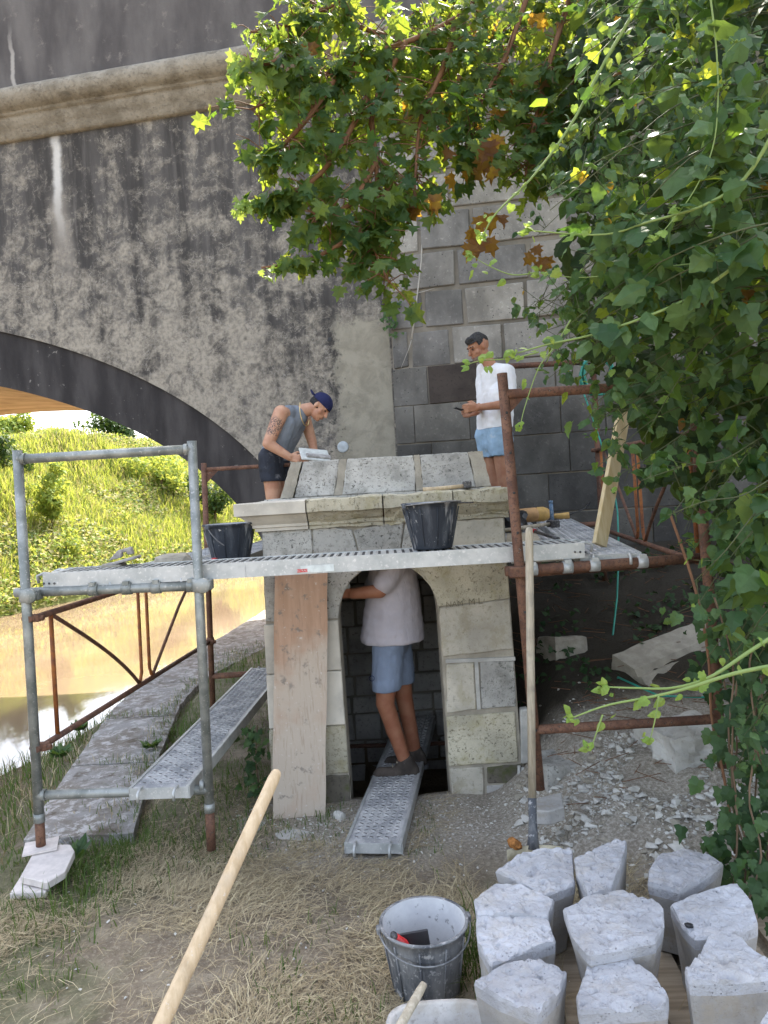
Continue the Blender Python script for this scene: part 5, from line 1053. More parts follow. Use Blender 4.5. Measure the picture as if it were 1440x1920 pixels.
# ------------------------------------------------------------------ rubble
random.seed(52)
def chunk(name, mat, x, y, z, wpx, hpx, dep, seed, label, cat='stone', amp=.18, rz=0):
    Yd = None; p = at(x, y, z); k = z/F; o = rock(name, mat, p, (wpx*k/2, dep/2, hpx*k/2), seed, label, cat, None, 3, amp); o.rotation_euler = (0, 0, rz); return o
def rough_block(name, mat, c, size, rz, seed, label, cat='stone', tilt=(0, 0), amp=.018, prof=None):
    bm = bmesh.new(); bmesh.ops.create_cube(bm, size=1); bmesh.ops.subdivide_edges(bm, edges=bm.edges[:], cuts=9, use_grid_fill=True)
    for v in bm.verts:
        u = v.co.copy()
        if prof and u.z > .3: u.z -= prof(u.y)
        p = Vector((u.x*size[0], u.y*size[1], u.z*size[2])); k = mn.noise(p*9+Vector((seed, 0, 0)))+.6*mn.noise(p*24+Vector((0, seed, 0))); cr = max(0, abs(u.x)+abs(u.y)+abs(u.z)-1.15); d = u.normalized()
        v.co = p+Vector((d.x, d.y, d.z))*(amp*k-cr*.09*min(size)*(1+.8*mn.noise(p*5+Vector((seed, 3, 1)))))
    me = bpy.data.meshes.new(name); bm.to_mesh(me); bm.free(); o = link_mesh(name, me, MA[mat], None, Vector(c)); o.rotation_euler = (tilt[0], tilt[1], rz); return single(o, label, cat)
rough_block('stone_block', 'mortar', at(1055, 1228, 5.3), (.27, .24, .26), .35, 2.1, 'squared stone block lying on the dark soil under the right platform', tilt=(-.15, .1))
rough_block('boulder', 'chalk', at(1283, 1405, 4.05), (.40, .36, .28), .3, 5.2, 'large pale chalk boulder under the lowest bar of the right frame', amp=.04)
rough_block('stone_block', 'grey_limestone', at(1063, 1455, 4.2), (.33, .30, .22), .12, 7.7, 'flat-topped pale block beside the foot of the rust-brown frame', tilt=(-.05, 0))
pA, pB = at(1190, 1255, 4.85), at(1345, 1190, 5.2); dm = pB-pA
rough_block('moulded_stone', 'mortar', (pA+pB)/2+Vector((0, 0, -.04)), (dm.length+.1, .32, .17), math.atan2(dm.y, dm.x), 3.3, 'long moulded stone fragment lying aslant on the dark bank at the right', tilt=(.35, -math.atan2(dm.z, math.hypot(dm.x, dm.y))), amp=.010, prof=lambda y: .30 if y < -.38 else (.12 if y < -.25 else (.22 if y < -.15 else 0)))
CH = []
for k in range(7):
    bm = bmesh.new()
    for q in range(11): v = rv().normalized()*random.uniform(.75, 1.15); bm.verts.new((v.x*1.2, v.y, v.z))
    r_ = bmesh.ops.convex_hull(bm, input=bm.verts[:]); bmesh.ops.delete(bm, geom=[g_ for g_ in r_['geom_interior'] if isinstance(g_, bmesh.types.BMVert)], context='VERTS'); bm.verts.ensure_lookup_table(); bm.verts.index_update()
    CH.append(([tuple(v.co) for v in bm.verts], [tuple(v.index for v in f_.verts) for f_ in bm.faces])); bm.free()
def chip(B, p, s_):
    V, Fc = random.choice(CH); m_ = Matrix.Rotation(random.uniform(0, 6.3), 3, 'Z') @ Matrix.Rotation(random.uniform(-.5, .5), 3, 'X'); sc = Vector((s_*random.uniform(.7, 1.3), s_*random.uniform(.6, 1.1), s_*random.uniform(.3, .7))); B.add([p+m_ @ Vector((v[0]*sc.x, v[1]*sc.y, v[2]*sc.z)) for v in V], Fc)
B1 = MB(); B2 = MB(); big = []
for k in range(6500):
    x, y = random.gauss(1.15, .40), random.gauss(3.78, .34)
    if x < .62 or not in_plan(x, y) or y < 2.95 or mn.noise(Vector((x*2.6, y*2.6, 11)))+.4*mn.noise(Vector((x*8, y*8, 1))) < -.05: continue
    s_ = .003+.012*random.random()**2 if random.random() < .93 else random.uniform(.012, .036); p = Vector((x, y, gz(x, y)+s_*.2))
    if s_ > .024 and len(big) < 60: big.append((p, s_))
    else: chip(B1 if random.random() < .6 else B2, p, s_)
for k in range(900):
    x, y = random.uniform(-1.0, .7), random.gauss(4.15, .25)
    if y > 4.42 and -.75 < x < .75: continue
    s_ = random.uniform(.003, .010); chip(B1, Vector((x, y, gz(x, y)+s_*.2)), s_)
for k in range(160): x, y = random.uniform(-1.6, .6), random.uniform(2.1, 4); chip(B1, Vector((x, y, gz(x, y)+.006)), random.uniform(.003, .009))
tag(B1.build('chalk_gravel', MA['chalk']), 'small white chalk chips strewn over the rubble ground', 'gravel', kind='stuff'); tag(B2.build('brown_gravel', MA['mortar']), 'small brown-grey clods strewn over the rubble ground', 'gravel', kind='stuff')
for k, (p, s_) in enumerate(big):
    b = MB(); chip(b, Vector((0, 0, 0)), s_); o = b.build('chalk_chunk', MA['chalk']); o.location = p+Vector((0, 0, s_*.2)); single(o, 'angular white chalk chunk in the rubble beside the right frame', 'stone', 'loose chalk chunks in the rubble')
for k, (x, y, z) in enumerate(((365, 1824, .1), (405, 1763, .1), (250, 1835, .1))):
    o = rock('white_stone_chip', 'chalk', atz(x, y, z+.012), (.026, .02, .014), k+3, ('flat white stone chip lying on the straw, lowest in the middle', 'tiny white stone chip lying on the straw near the wooden handle', 'pale stone chip lying on the straw left of the wooden handle')[k], 'stone chip', None, 2)
slabpoly(zpts(.05, (478, 1572), (545, 1550), (583, 1557), (572, 1574), (522, 1591)), -.01, .045, 'stone_flake', 'slab', 'pale broken slab lying flat before the foot of the plywood', 'slab', .004)
slabpoly(zpts(.05, (443, 1538), (470, 1528), (503, 1535), (478, 1568), (452, 1566)), -.01, .05, 'stone_flake', 'slab', 'pale broken slab behind the wooden handle, left of the plywood', 'slab', .004)
slabpoly(zpts(.03, (773, 1550), (786, 1522), (845, 1530), (854, 1546)), -.06, .03, 'threshold_slab', 'slab', 'flat stone slab at the right of the doorway threshold', 'slab', .006)
rock('white_stone_chip', 'chalk', atz(637, 1536, .03), (.045, .03, .05), 9, 'chunk of white stone at the foot of the left door jamb', 'stone chip', None, 2, .4)
random.seed(61); GC = MB()
for k in range(1500):
    x, y = random.uniform(.85, 3.2), random.uniform(4.7, 7.3); nz = mn.noise(Vector((x*2.2, y*2.2, 1)))
    if nz < 0 or x < .8: continue
    m_ = leaf_frame(rv()+Vector((0, -.3, 0)), Vector((0, -.3, 1))+rv(.4)); p = Vector((x, y, gz(x, y)+random.uniform(.01, .08))); s_ = random.uniform(.03, .06); GC.add([p+m_ @ (Vector(v)*s_) for v in IVY[0]], IVY[1], True)
tag(GC.build('ground_cover', MA['ivy_leaf']), 'low dark creeping leaves on the soil behind the right frame', 'ground cover', kind='stuff')
ST = MB()
for k in range(420):
    x, y = random.uniform(.9, 3.0), random.uniform(3.6, 7.2); p = Vector((x, y, gz(x, y)+.01)); a = random.uniform(0, 6.3); L = random.uniform(.05, .25); ST.poly([p, p+Vector((math.cos(a)*L, math.sin(a)*L, random.uniform(0, .04)))], .0022, 4)
tag(ST.build('fallen_twigs', MA['twig']), 'thin dead twigs scattered on the bank under the right platform', 'twigs', kind='stuff')
# ------------------------------------------------------------------ far bank
random.seed(71); A1 = MB(); A2 = MB(); A3 = MB()
def bankpt():
    t = random.uniform(-3, 34); d = 15*random.random()**1.15-.3; return Vector((-9.9+.318*t-.948*d, 18.9+.948*t+.318*d, 0)), d
def inview(p, m=260):
    l = CM.to_3x3().transposed() @ (p-Vector((0, 0, EYE)))
    if l.z > -1: return False
    x = 720+F*l.x/-l.z; return -m < x < 540
cnt = 0
for k in range(210000):
    p, d = bankpt()
    if not inview(p): continue
    p.z = gz(p.x, p.y)
    if p.z < WATER_Z-.05: continue
    nz = mn.noise(Vector((p.x*.35, p.y*.35, 8)))+.5*mn.noise(Vector((p.x*1.1, p.y*1.1, 3)))
    if nz > -.22 and d > .8:
        blade(A1 if random.random() < .72 else A2, p, random.uniform(.25, .7), random.uniform(.03, .055), random.uniform(.15, .8), random.uniform(0, 6.3))
    else:
        c = p+Vector((0, 0, random.uniform(0, .55)+(.3*max(0, -nz)))); m_ = leaf_frame(rv(), Vector((0, -.4, 1))+rv(.9)); s_ = random.uniform(.09, .17); B = A1 if random.random() < .5 else (A3 if random.random() < .2 else A2)
        B.add([c+m_ @ Vector((-.35*s_, 0, 0)), c+m_ @ Vector((.35*s_, .2*s_, .1*s_)), c+m_ @ Vector((0, s_, 0))], [(0, 1, 2)])
    cnt += 1
tag(A1.build('bank_grass', MA['bank_green']), 'sunlit green grass and weeds covering the far river bank', 'grass', kind='stuff'); tag(A2.build('bank_dry_grass', MA['bank_dry']), 'straw-coloured dry grass mixed over the far river bank', 'grass', kind='stuff'); tag(A3.build('bank_bramble', MA['bush_dark']), 'dark bramble leaves low on the far river bank', 'brambles', kind='stuff')
def bush(name, label, x, y, Y, rx, rz, n, ls, mat='bush_dark', cat='shrub', mat2=None):
    c = at(x, y, Y); g_ = gz(c.x, c.y); t = thing(name, label, cat, (c.x, c.y, min(g_, c.z-rz))); B = MB(); lumps = [(c+Vector((random.gauss(0, rx*.5), random.gauss(0, rx*.5), random.uniform(-rz, rz)*.75)), random.uniform(.35, .6)*rx) for q in range(11)]
    for k in range(n):
        o_, r_ = random.choice(lumps); v = rv().normalized()*r_*random.uniform(.55, 1.1); p = o_+v; m_ = leaf_frame(rv(), v.normalized()+Vector((0, 0, .6))+rv(.6)); s_ = ls*random.uniform(.6, 1.3)
        B.add([p+m_ @ Vector((-.35*s_, 0, 0)), p+m_ @ Vector((.35*s_, .15*s_, .1*s_)), p+m_ @ Vector((0, s_, 0))], [(0, 1, 2)])
    o = B.build('crown', MA[mat], t); o['kind'] = 'stuff'
    b = MB(); b.poly([Vector((c.x, c.y, min(g_, c.z-rz)-.2)), Vector((c.x+.05, c.y, c.z-rz*.2)), Vector((c.x, c.y+.05, c.z+rz*.5))], [.04*rx+.02, .03*rx+.01, .01], 7); b.build('trunk', MA['bark'], t)
bush('bank_shrub', 'tall slender dark shrub on the far bank seen inside the galvanised frame', 92, 925, 24, .55, 1.1, 1500, .16, 'bank_green'); bush('bank_shrub', 'round dark bush near the water on the far bank', 122, 1030, 22.5, .6, .6, 800, .13, 'bank_green'); bush('bank_shrub', 'dark bush at the left edge halfway up the far bank', 5, 850, 27, 1.0, .7, 1500, .18)
bush('bank_tree', 'dark conifer tree on top of the far bank next to the arch', 205, 800, 46, 1.9, 1.5, 2600, .26, 'bush_dark', 'tree'); bush('bank_tree', 'leafy tree top showing above the far bank left of the sky', 30, 800, 42, 1.3, .8, 2200, .25, 'bank_green', 'tree'); bush('bank_tree', 'tree under the arch edge at the far end of the bank', 330, 870, 44, 2.0, 1.3, 2400, .25, 'bank_green', 'tree'); bush('bank_shrub', 'olive bush on the slope between the two scaffold posts', 300, 885, 34, 1.3, .8, 2000, .2, 'bank_green'); bush('bank_shrub', 'dark shrub low on the bank beside the rusty post', 400, 930, 33, 1.0, .7, 1500, .18); bush('bank_tree', 'distant tree hidden behind the arch at the left', -60, 760, 44, 2.2, 1.4, 2400, .26, 'bank_green', 'tree')
# ------------------------------------------------------------------ people
def skinmat(name, col, tattoo=None):
    m = Mt(name); n = m.noise(m.pos, 14, 4); n2 = m.noise(m.pos, 120, 3); c = m.mix(m.ramp(n, .35, .7), col, [col[0]*.82, col[1]*.70, col[2]*.66])
    if tattoo:
        d = nd(m.t, 'ShaderNodeVectorMath', {0: m.pos, 1: tattoo}, operation='DISTANCE').outputs['Value']; k = m.math('MULTIPLY', m.ramp(d, .10, .06), m.ramp(m.noise(m.pos, 55, 3, .6, 1.5), .48, .54)); c = m.mix(m.math('MULTIPLY', k, .85), c, (.05, .05, .055))
    MA[name] = m.done(c, .5, n2, .08, .002, 0, .4)
def cloth(name, col, var=.12, dirt=None):
    m = Mt(name); n = m.noise(m.pos, 9, 5); n2 = m.noise(m.pos, 300, 2); f = m.noise(m.map(m.pos, (1, 1, .35)), 26, 3, .6, .8); c = m.val(col, m.ramp(n, .3, .7, 1-var, 1+var))
    if dirt: c = m.mix(m.math('MULTIPLY', m.ramp(m.noise(m.pos, 16, 5, .65), .56, .7), .8), c, dirt)
    MA[name] = m.done(c, .9, m.math('ADD', m.math('MULTIPLY', f, 1.), m.math('MULTIPLY', n2, .04)), .5, .014)
def capsule(B, p0, r0, p1, r1, n=16):
    p0, p1 = Vector(p0), Vector(p1); d = p1-p0; L = d.length
    prof = [(max(r0*math.cos(R(a)), 1e-4), r0*math.sin(R(a))) for a in range(-90, 1, 18)]+[(max(r1*math.cos(R(a)), 1e-4), L+r1*math.sin(R(a))) for a in range(0, 91, 18)]
    B.lathe(p0, prof, n, d if L > 1e-6 else (0, 0, 1))
def ellip(B, c, rad, rot=None, n=18):
    prof = [(max(math.cos(R(a)), 1e-4), math.sin(R(a))) for a in range(-90, 91, 15)]; V = []; Fc = []
    for r_, z in prof:
        for k in range(n): a = 2*math.pi*k/n; p = Vector((r_*math.cos(a)*rad[0], r_*math.sin(a)*rad[1], z*rad[2])); V.append(Vector(c)+(rot @ p if rot else p))
    for i in range(len(prof)-1):
        for k in range(n): k2 = (k+1) % n; Fc.append((i*n+k, i*n+k2, (i+1)*n+k2, (i+1)*n+k))
    B.add(V, Fc, True)
def blob(name, B, mat, parent, voxel=.006, it=5, wrinkle=0.):
    me = bpy.data.meshes.new(name); off = wloc(parent); me.from_pydata([tuple(Vector(v)-off) for v in B.v], [], B.f); o = bpy.data.objects.new('tmp', me)
    r_ = o.modifiers.new('r', 'REMESH'); r_.mode = 'VOXEL'; r_.voxel_size = voxel; s_ = o.modifiers.new('s', 'SMOOTH'); s_.factor = .5; s_.iterations = it
    m2 = mesh_from_modifiers(o); bpy.data.objects.remove(o); m2.name = name
    if wrinkle:
        nn = [v.normal.copy() for v in m2.vertices]; co = []
        for v, q in zip(m2.vertices, nn): p = v.co; k = mn.noise(Vector((p.x*9, p.y*9, p.z*16)))+.6*mn.noise(Vector((p.x*22+3, p.y*22, p.z*30))); co += list(p+q*wrinkle*k)
        m2.vertices.foreach_set('co', co); m2.update()
    m2.polygons.foreach_set('use_smooth', [True]*len(m2.polygons)); m2.materials.clear(); return link_mesh(name, m2, MA[mat], parent)
def frame(fw, up=(0, 0, 1)):
    f_ = Vector(fw).normalized(); r_ = f_.cross(Vector(up)).normalized(); u_ = r_.cross(f_); return Matrix((r_, f_, u_)).transposed()
def head_parts(B, c, fw, s=1., up=(0, 0, 1)):
    m_ = frame(fw, up); P = lambda x, y, z: Vector(c)+m_ @ Vector((x*s, y*s, z*s))
    ellip(B, P(0, -.012, .025), (.074*s, .094*s, .088*s), m_); ellip(B, P(0, .028, -.035), (.058*s, .062*s, .078*s), m_); ellip(B, P(0, .062, -.088), (.026*s, .022*s, .022*s), m_)
    capsule(B, P(0, .082, .018), .010*s, P(0, .106, -.022), .014*s, 10); ellip(B, P(0, .083, -.054), (.026*s, .012*s, .012*s), m_, 12)
    capsule(B, P(-.038, .074, .030), .011*s, P(.038, .074, .030), .011*s, 10)
    for x in (-1, 1): ellip(B, P(x*.076, -.008, -.005), (.010*s, .018*s, .030*s), m_, 12); ellip(B, P(x*.045, .05, -.025), (.024*s, .024*s, .024*s), m_, 12)
    return P, m_
def face_bits(P, m_, parent, s, brow, mouth=True):
    for x in (-1, 1):
        b = MB(); ellip(b, P(x*.031, .079, .010), (.012*s, .006*s, .006*s), m_, 12); b.build('eye', MA['eye'], parent)
        b = MB(); capsule(b, P(x*.014, .088, .032), .004*s, P(x*.048, .076, .032), .004*s, 8); b.build('eyebrow', MA[brow], parent)
    b = MB(); capsule(b, P(-.020, .093, -.055), .0035*s, P(.020, .093, -.055), .0035*s, 8); b.build('mouth', MA['lip'], parent)
def hand(B, w_, d, side, palm, curl, s=1., sp=1.):
    """w_ wrist, d finger direction, side towards the thumb, palm normal"""
    w_, d, side, palm = Vector(w_), Vector(d).normalized(), Vector(side).normalized(), Vector(palm).normalized()
    for k in (-1, 0, 1): capsule(B, w_+side*k*.016*s+d*.01, .016*s, w_+side*k*.024*s+d*.085*s, .0145*s, 10)
    for i, (o_, L) in enumerate(((.033, .070), (.011, .078), (-.011, .073), (-.032, .058))):
        p = w_+side*o_*s*sp+d*.088*s; a1, a2 = curl; d1 = d*math.cos(a1)+palm*math.sin(a1); d2 = d*math.cos(a1+a2)+palm*math.sin(a1+a2); q = p+d1*L*.5*s; capsule(B, p-d*.012, .0098*s, q, .0088*s, 8); capsule(B, q, .0088*s, q+d2*L*.48*s, .0075*s, 8)
    p = w_+side*.030*s+d*.028*s; q = p+(side*.75+d*.7+palm*.35).normalized()*.038*s; capsule(B, p, .0135*s, q, .0105*s, 8); capsule(B, q, .0105*s, q+(d*.9+palm*.55+side*.1).normalized()*.034*s, .0085*s, 8)
def leg(B, h, k, a, r=(.082, .056, .037), s=1.):
    h, k, a = Vector(h), Vector(k), Vector(a); capsule(B, h, r[0]*s, k, r[1]*s); capsule(B, k, r[1]*s*.97, a, r[2]*s); back = (k-h).cross(a-k); 
    c_ = k.lerp(a, .32); ellip(B, c_, (.050*s, .052*s, .11*s), None, 12)
def arm(B, sh, el, wr, r=(.050, .040, .028), s=1.):
    sh, el, wr = Vector(sh), Vector(el), Vector(wr); capsule(B, sh, r[0]*s, el, r[1]*s); capsule(B, el, r[1]*s, wr, r[2]*s); c_ = el.lerp(wr, .28); capsule(B, el.lerp(wr, .12), .041*s, el.lerp(wr, .45), .036*s)
def torso(B, pel, che, nek, shL, shR, hiL, hiR, g=0., fw=Vector((0, -1, 0)), dep=1.):
    pel, che, nek, shL, shR, hiL, hiR = [Vector(v) for v in (pel, che, nek, shL, shR, hiL, hiR)]; lat = (shR-shL).normalized(); hl = (hiR-hiL).normalized()
    for k in (-1, -.33, .33, 1): capsule(B, pel+hl*k*.075, (.098+g)*dep, che+lat*k*.085, (.100+g)*dep)
    capsule(B, shL.lerp(shR, .12), .062+g, shR.lerp(shL, .12), .062+g); capsule(B, che, (.11+g)*dep, nek.lerp(che, .35), .085+g); capsule(B, hiL, .088+g, hiR, .088+g)
plain('eye', (.03, .02, .015), .3, .5); plain('lip', (.33, .14, .11), .6); plain('hair_dark', (.022, .020, .019), .7, .3, .5, 90, 0, .6); plain('hair_grey', (.04, .038, .037), .75, .3, .6, 120, 0, .6); plain('beard', (.22, .17, .14), .8, .2, .4, 120, 0, .5); plain('gold', (.75, .55, .25), .3, .5, .1, 25, .8)
skinmat('skin_tan', (.44, .225, .135)); skinmat('skin_fair', (.55, .31, .20), tuple(at(515, 800, 6.08))); skinmat('skin_dark_tan', (.32, .14, .08)); skinmat('skin_leg', (.34, .17, .12))
cloth('white_cotton', (.78, .78, .79), .05); cloth('denim', (.30, .43, .56), .18, (.48, .56, .63)); cloth('grey_vest', (.21, .235, .27), .12); cloth('navy_shorts', (.030, .034, .045), .25, (.15, .15, .16)); cloth('navy_cap', (.018, .022, .075), .15); cloth('lilac_shirt', (.43, .40, .43), .06); cloth('blue_shorts', (.20, .245, .33), .1); cloth('boot_suede', (.075, .06, .05), .4, (.15, .13, .11)); plain('sole', (.10, .10, .10), .8, .2, .4)
def boot(t, heel, toe, ank, w_=.046):
    heel, toe, ank = Vector(heel), Vector(toe), Vector(ank); d = (toe-heel).normalized(); B = MB(); z = Vector((0, 0, 1)); s_ = d.cross(z)
    capsule(B, heel+d*.045+z*.05, .042, toe-d*.055+z*.045, .040); capsule(B, toe-d*.09+z*.042, .044, toe-d*.04+z*.036, .034); capsule(B, heel+d*.05+z*.06, .046, ank+z*.02, .050); capsule(B, heel+d*.12+z*.06, .044, ank+d*.02, .046)
    o = blob('boot', B, 'boot_suede', t, .006, 3); B = MB(); V = []; n = 28
    for zz, k in ((0, 1.), (.022, 1.04), (.028, .98)):
        for i in range(n):
            a = 2*math.pi*i/n; u = math.cos(a); L = (toe-heel).length/2*k; ww = w_*k*(1.0 if u > -.2 else .86); V.append((heel+toe)/2+d*u*L*(1)+s_*math.copysign(abs(math.sin(a))**.6, math.sin(a))*ww+z*zz)
    B.add(V, [(j*n+i, j*n+(i+1) % n, (j+1)*n+(i+1) % n, (j+1)*n+i) for j in range(2) for i in range(n)]+[tuple(reversed(range(n))), tuple(range(2*n, 3*n))]); B.build('sole', MA['sole'], o)
    for k in range(4): B = MB(); p = ank.lerp(toe, .12+.13*k)+z*(.055-.012*k); B.tube(p-s_*.026, p+s_*.026, .0035, None, 6); B.build('lace', MA['oldwood'], o)
# --- man in the doorway
t = thing('person', 'person in lilac-grey T-shirt and blue shorts standing in the doorway, head hidden by the stonework', 'person', (.03, 4.81, .07))
B = MB(); pel, che, nek, hd = at(737, 1185, 4.81), at(738, 1085, 4.81), at(734, 1028, 4.81), at(720, 985, 4.80)
shL, shR = at(742, 1058, 4.64), at(733, 1058, 4.98); hiL, hiR = at(730, 1205, 4.71), at(742, 1205, 4.91)
knL, anL, knR, anR = at(722, 1318, 4.70), at(761, 1432, 4.71), at(757, 1305, 4.92), at(779, 1415, 4.93)
elL, wrL, elR, wrR = at(712, 1108, 4.60), at(662, 1113, 4.64), at(690, 1112, 4.97), at(655, 1110, 4.9)
torso(B, pel, che, nek, shL, shR, hiL, hiR); capsule(B, nek, .058, hd, .055); head_parts(B, hd+Vector((-.02, 0, .02)), (-1, 0, .15)); leg(B, hiL, knL, anL, (.085, .060, .042)); leg(B, hiR, knR, anR, (.085, .060, .042)); arm(B, shL, elL, wrL, (.056, .046, .034)); arm(B, shR, elR, wrR)
hand(B, wrL, (-1, 0, .1), (0, -.3, 1), (0, 1, 0), (.35, .5)); hand(B, wrR, (-1, 0, .1), (0, .3, 1), (0, -1, 0), (.35, .5)); blob('body', B, 'skin_dark_tan', t, .006, 4)
B = MB()
for k in range(9): u = k/8; c_ = at(737-1*u, 1062+132*u, 4.81); ellip(B, c_, (.158+.056*u, .205+.015*u, .10), None, 20)
capsule(B, shL.lerp(shR, .05), .07, shR.lerp(shL, .05), .07); capsule(B, shL, .078, shL.lerp(elL, .72), .074); capsule(B, shR, .075, shR.lerp(elR, .7), .072); capsule(B, che, .12, nek, .075)
o = blob('t_shirt', B, 'lilac_shirt', t, .007, 40, .005)
zc = at(735, 1199, 4.81).z-t.location.z
for v in o.data.vertices:
    if v.co.z < zc: v.co.z = zc+.006*mn.noise(Vector((v.co.x*12, v.co.y*12, 0)))
B = MB(); capsule(B, hiL+Vector((0, .01, .02)), .104, hiL.lerp(knL, .70), .098); capsule(B, hiR+Vector((0, -.01, .02)), .104, hiR.lerp(knR, .66), .095); capsule(B, hiL, .10, hiR, .10); o = blob('shorts', B, 'blue_shorts', t, .007, 4, .006)
for (hi, kn, f_) in ((hiL, knL, .78), (hiR, knR, .74)):
    zc = hi.lerp(kn, f_).z-t.location.z
    for v in o.data.vertices:
        if v.co.z < zc and abs(v.co.y+t.location.y-hi.y) < .105: v.co.z = zc+.004*mn.noise(Vector((v.co.x*14, v.co.y*14, 0)))
q = at(697, 1272, 4.60); b = MB(); ln = [q+Vector((.016*math.cos(a), -.002, .016*math.sin(a))) for a in [k*math.pi/8 for k in range(17)]]; b.poly(ln, .0022, 5); b.build('round_logo', MA['navy_cap'], t)
boot(t, at(789, 1462, 4.70)*1, at(697, 1464, 4.70)*1, anL); boot(t, at(803, 1440, 4.93), at(718, 1442, 4.93), anR)
q = wrL+Vector((-.06, -.01, .045)); b = MB(); b.box(q, (.09, .06, .025), Matrix.Rotation(-.15, 3, 'Y')); single(b.build('sanding_block', MA['pale_grey'], None, False, .004), 'grey block held in the hand of the person in the doorway', 'sanding block')
# --- man on the left
t = thing('person', 'person in grey vest and backwards navy cap bending over the top of the building', 'person', (-.95, 6.3, 1.53))
YP = 6.33; pel, che, nek, hd = at(515, 856, YP), at(541, 796, YP), at(569, 770, YP), at(600, 764, YP-.02)
shR, shL = at(527, 774, YP-.18), at(569, 776, YP+.17); hiR, hiL = at(508, 866, YP-.10), at(520, 866, YP+.09)
elR, wrR, elL, wrL = at(503, 832, YP-.24), at(543, 857, YP-.22), at(584, 825, YP+.14), at(590, 850, YP+.02)
knR, knL = at(512, 935, YP-.10), at(522, 935, YP+.10); anR, anL = Vector((knR.x-.05, knR.y, 1.60)), Vector((knL.x-.05, knL.y, 1.60))
B = MB(); torso(B, pel, che, nek, shL, shR, hiL, hiR, -.012); capsule(B, nek, .058, hd+Vector((-.03, 0, 0)), .055); hf = Vector((.62, -.34, -.72)); hu = Vector((.70, .0, .70)); P, m_ = head_parts(B, hd, hf, .95, hu)
leg(B, hiR, knR, anR, (.084, .060, .04)); leg(B, hiL, knL, anL, (.084, .060, .04)); arm(B, shR, elR, wrR, (.060, .046, .030), 1.05); arm(B, shL, elL, wrL, (.055, .044, .030)); hand(B, wrR, (.9, -.1, -.25), (.2, .1, 1), (.2, 1, -.4), (.5, .6)); hand(B, wrL, (.3, -.5, -.6), (-.3, -.8, .3), (-.7, 0, -.4), (.4, .5))
for an in (anR, anL): capsule(B, an, .04, an+Vector((.14, 0, -.04)), .034)
blob('body', B, 'skin_fair', t, .0055, 4); face_bits(P, m_, t, .95, 'hair_dark')
B = MB(); torso(B, pel, che, nek.lerp(che, .12), shL.lerp(shR, .22), shR.lerp(shL, .22), hiL, hiR, .006); o = blob('vest', B, 'grey_vest', t, .006, 4, .004)
B = MB(); capsule(B, hiR+Vector((0, 0, .03)), .108, hiR.lerp(knR, .52), .096); capsule(B, hiL+Vector((0, 0, .03)), .108, hiL.lerp(knL, .52), .096); capsule(B, hiL, .10, hiR, .10); o = blob('shorts', B, 'navy_shorts', t, .007, 4, .005)
zc = at(510, 903, YP).z-t.location.z
for v in o.data.vertices:
    if v.co.z < zc: v.co.z = zc
B = MB(); ellip(B, P(0, -.016, .040), (.083, .102, .088), m_); o = cp_ = blob('cap', B, 'navy_cap', t, .005, 3); hd_l = hd-wloc(t)
for v in o.data.vertices:
    l = m_.transposed() @ (v.co-hd_l)
    lim = .030
    if l.z < lim: l.z = lim; v.co = hd_l+m_ @ l
b = MB(); V = []
for k in range(9):
    a = math.pi*(k/8); V += [P(.070*math.cos(a), -.085-.025*math.sin(a), .040), P(.074*math.cos(a), -.105-.080*math.sin(a), .030+.022*math.sin(a))]
b.add(V, [(2*k, 2*k+1, 2*k+3, 2*k+2) for k in range(8)], True); o = b.build('cap_peak', MA['navy_cap'], cp_); md = o.modifiers.new('s', 'SOLIDIFY'); md.thickness = .006
B = MB(); ellip(B, P(0, -.030, .010), (.076, .086, .075), m_); o = blob('hair', B, 'hair_dark', t, .006, 2)
for v in o.data.vertices:
    l = m_.transposed() @ (v.co-hd_l)
    if l.z < -.025: l.z = -.025; v.co = hd_l+m_ @ l
b = MB(); pts = [at(x, y, Y) for x, y, Y in ((563, 754, YP-.075), (562, 768, YP-.12), (565, 784, YP-.13), (571, 797, YP-.10), (577, 797, YP-.06), (580, 786, YP-.04))]; b.poly(curve(pts, 16), .0042, 6); b.build('chain', MA['gold'], t)
q0 = at(590, 853, 6.02); t = thing('plaster_hawk', 'grey square plastering board held by the bending person on the coping', 'hawk', q0); mh = Matrix.Rotation(.25, 3, 'Z') @ Matrix.Rotation(.62, 3, 'X') @ Matrix.Rotation(.16, 3, 'Y'); b = MB(); b.box(q0, (.24, .17, .014), mh); b.build('plate', MA['hawk_grey'], t, False, .004); b = MB(); b.box(q0+Vector((.03, -.02, -.02)), (.20, .05, .035), mh); b.build('grip', MA['float_grey'], t, False, .005)
# --- man in white
t = thing('person', 'person in white T-shirt and faded denim shorts looking at a phone', 'person', (1.02, 6.3, 1.54)); YP = 6.3
pel, che, nek, hd = at(927, 812, YP), at(929, 738, YP), at(920, 686, YP), at(897, 652, YP)
shL, shR = at(950, 699, YP-.14), at(908, 694, YP+.15); hiL, hiR = at(938, 826, YP-.08), at(915, 826, YP+.08); elL, wrL, elR, wrR = at(956, 757, YP-.20), at(898, 764, YP-.30), at(905, 757, YP+.12), at(893, 773, YP-.10)
knL, knR = at(942, 884, YP-.08), at(924, 886, YP+.08); anL, anR = Vector((knL.x+.02, knL.y, 1.62)), Vector((knR.x+.0, knR.y, 1.62))
B = MB(); torso(B, pel, che, nek, shL, shR, hiL, hiR, -.010, dep=.95); capsule(B, nek, .054, hd+Vector((.025, 0, -.03)), .052); hf = Vector((-.84, -.36, -.42)); P, m_ = head_parts(B, hd, hf, 1.0)
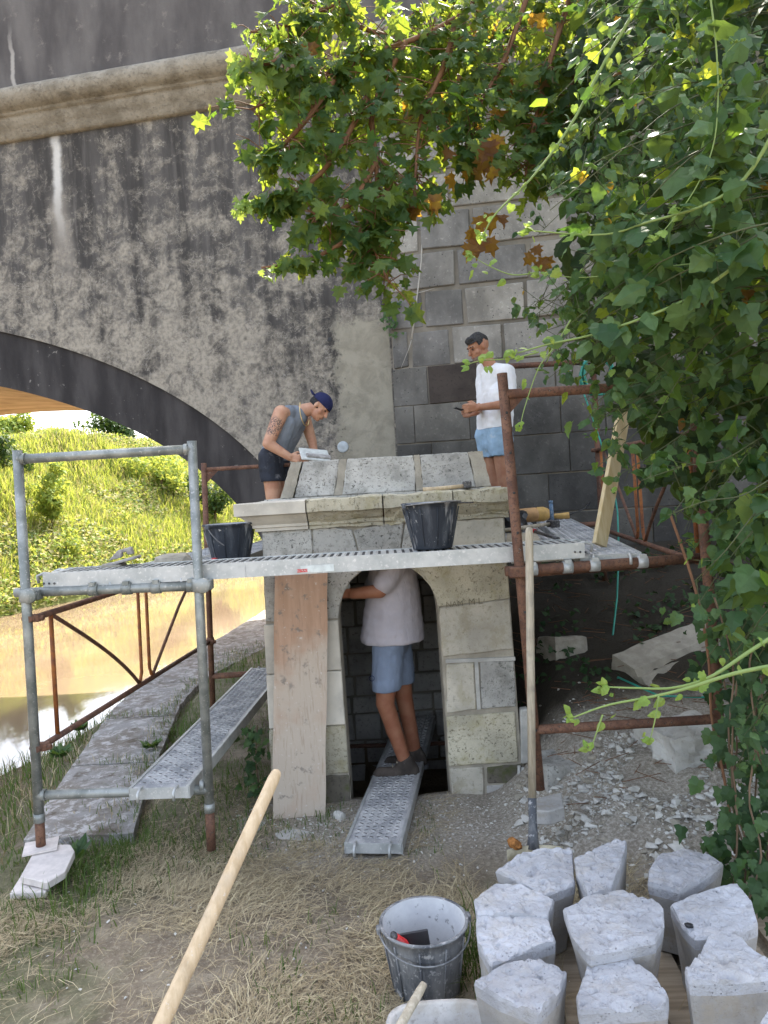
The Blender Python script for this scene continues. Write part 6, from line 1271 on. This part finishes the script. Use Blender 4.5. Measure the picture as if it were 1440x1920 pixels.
leg(B, hiL, knL, anL, (.082, .058, .036), .95); leg(B, hiR, knR, anR, (.082, .058, .036), .95); arm(B, shL, elL, wrL, (.048, .040, .028)); arm(B, shR, elR, wrR, (.048, .040, .028)); hand(B, wrL, (-1, .05, .02), (-.1, -.2, 1), (0, 1, -.2), (.5, .7), .95); hand(B, wrR, (-1, -.25, -.1), (0, .4, 1), (0, -1, .2), (.45, .6), .95)
for an in (anL, anR): capsule(B, an, .038, an+Vector((-.14, -.06, -.04)), .034)
blob('body', B, 'skin_tan', t, .0055, 4); face_bits(P, m_, t, 1.0, 'hair_dark')
B = MB(); torso(B, pel+Vector((0, 0, .02)), che, nek.lerp(che, .04), shL, shR, hiL+Vector((0, 0, .05)), hiR+Vector((0, 0, .05)), .012); capsule(B, shL, .072, shL.lerp(elL, .62), .066); capsule(B, shR, .07, shR.lerp(elR, .62), .066); o = blob('t_shirt', B, 'white_cotton', t, .006, 4, .006); zc = at(925, 804, YP).z-t.location.z
for v in o.data.vertices:
    if v.co.z < zc: v.co.z = zc+.005*mn.noise(Vector((v.co.x*12, v.co.y*12, 0)))
B = MB(); capsule(B, hiL+Vector((0, 0, .05)), .112, hiL.lerp(knL, .62), .098); capsule(B, hiR+Vector((0, 0, .05)), .112, hiR.lerp(knR, .62), .098); capsule(B, hiL+Vector((0, 0, .06)), .106, hiR+Vector((0, 0, .06)), .106); capsule(B, hiL+Vector((0, 0, -.02)), .10, hiR+Vector((0, 0, -.02)), .10); o = blob('shorts', B, 'denim', t, .007, 4, .005); zc = at(926, 856, YP).z-t.location.z
for v in o.data.vertices:
    if v.co.z < zc: v.co.z = zc+.010*mn.noise(Vector((v.co.x*40, v.co.y*40, 0)))
hd_l = hd-wloc(t); B = MB(); ellip(B, P(0, -.012, .038), (.0775, .098, .088), m_); ellip(B, P(0, .045, .085), (.055, .045, .035), m_); o = blob('hair', B, 'hair_grey', t, .004, 1, .009)
for v in o.data.vertices:
    l = m_.transposed() @ (v.co-hd_l); lim = .058 if l.y > .03 else (.020 if l.y > -.03 else -.030)
    if l.z < lim: l.z = lim; v.co = hd_l+m_ @ l
B = MB(); ellip(B, P(0, .030, -.070), (.0585, .063, .048), m_); ellip(B, P(0, .064, -.090), (.029, .024, .023), m_); o = blob('beard', B, 'beard', t, .005, 2)
for v in o.data.vertices:
    l = m_.transposed() @ (v.co-hd_l)
    if l.z > -.058: l.z = -.058; l.x *= .8; l.y -= .03; v.co = hd_l+m_ @ l
q = (wrL+wrR)/2+Vector((-.125, -.04, .0)); b = MB(); b.box(q, (.14, .075, .009), Matrix.Rotation(.35, 3, 'Y') @ Matrix.Rotation(.1, 3, 'Z')); single(b.build('phone', MA['black_plastic'], None, False, .003), 'black phone held by the person in the white T-shirt', 'phone')
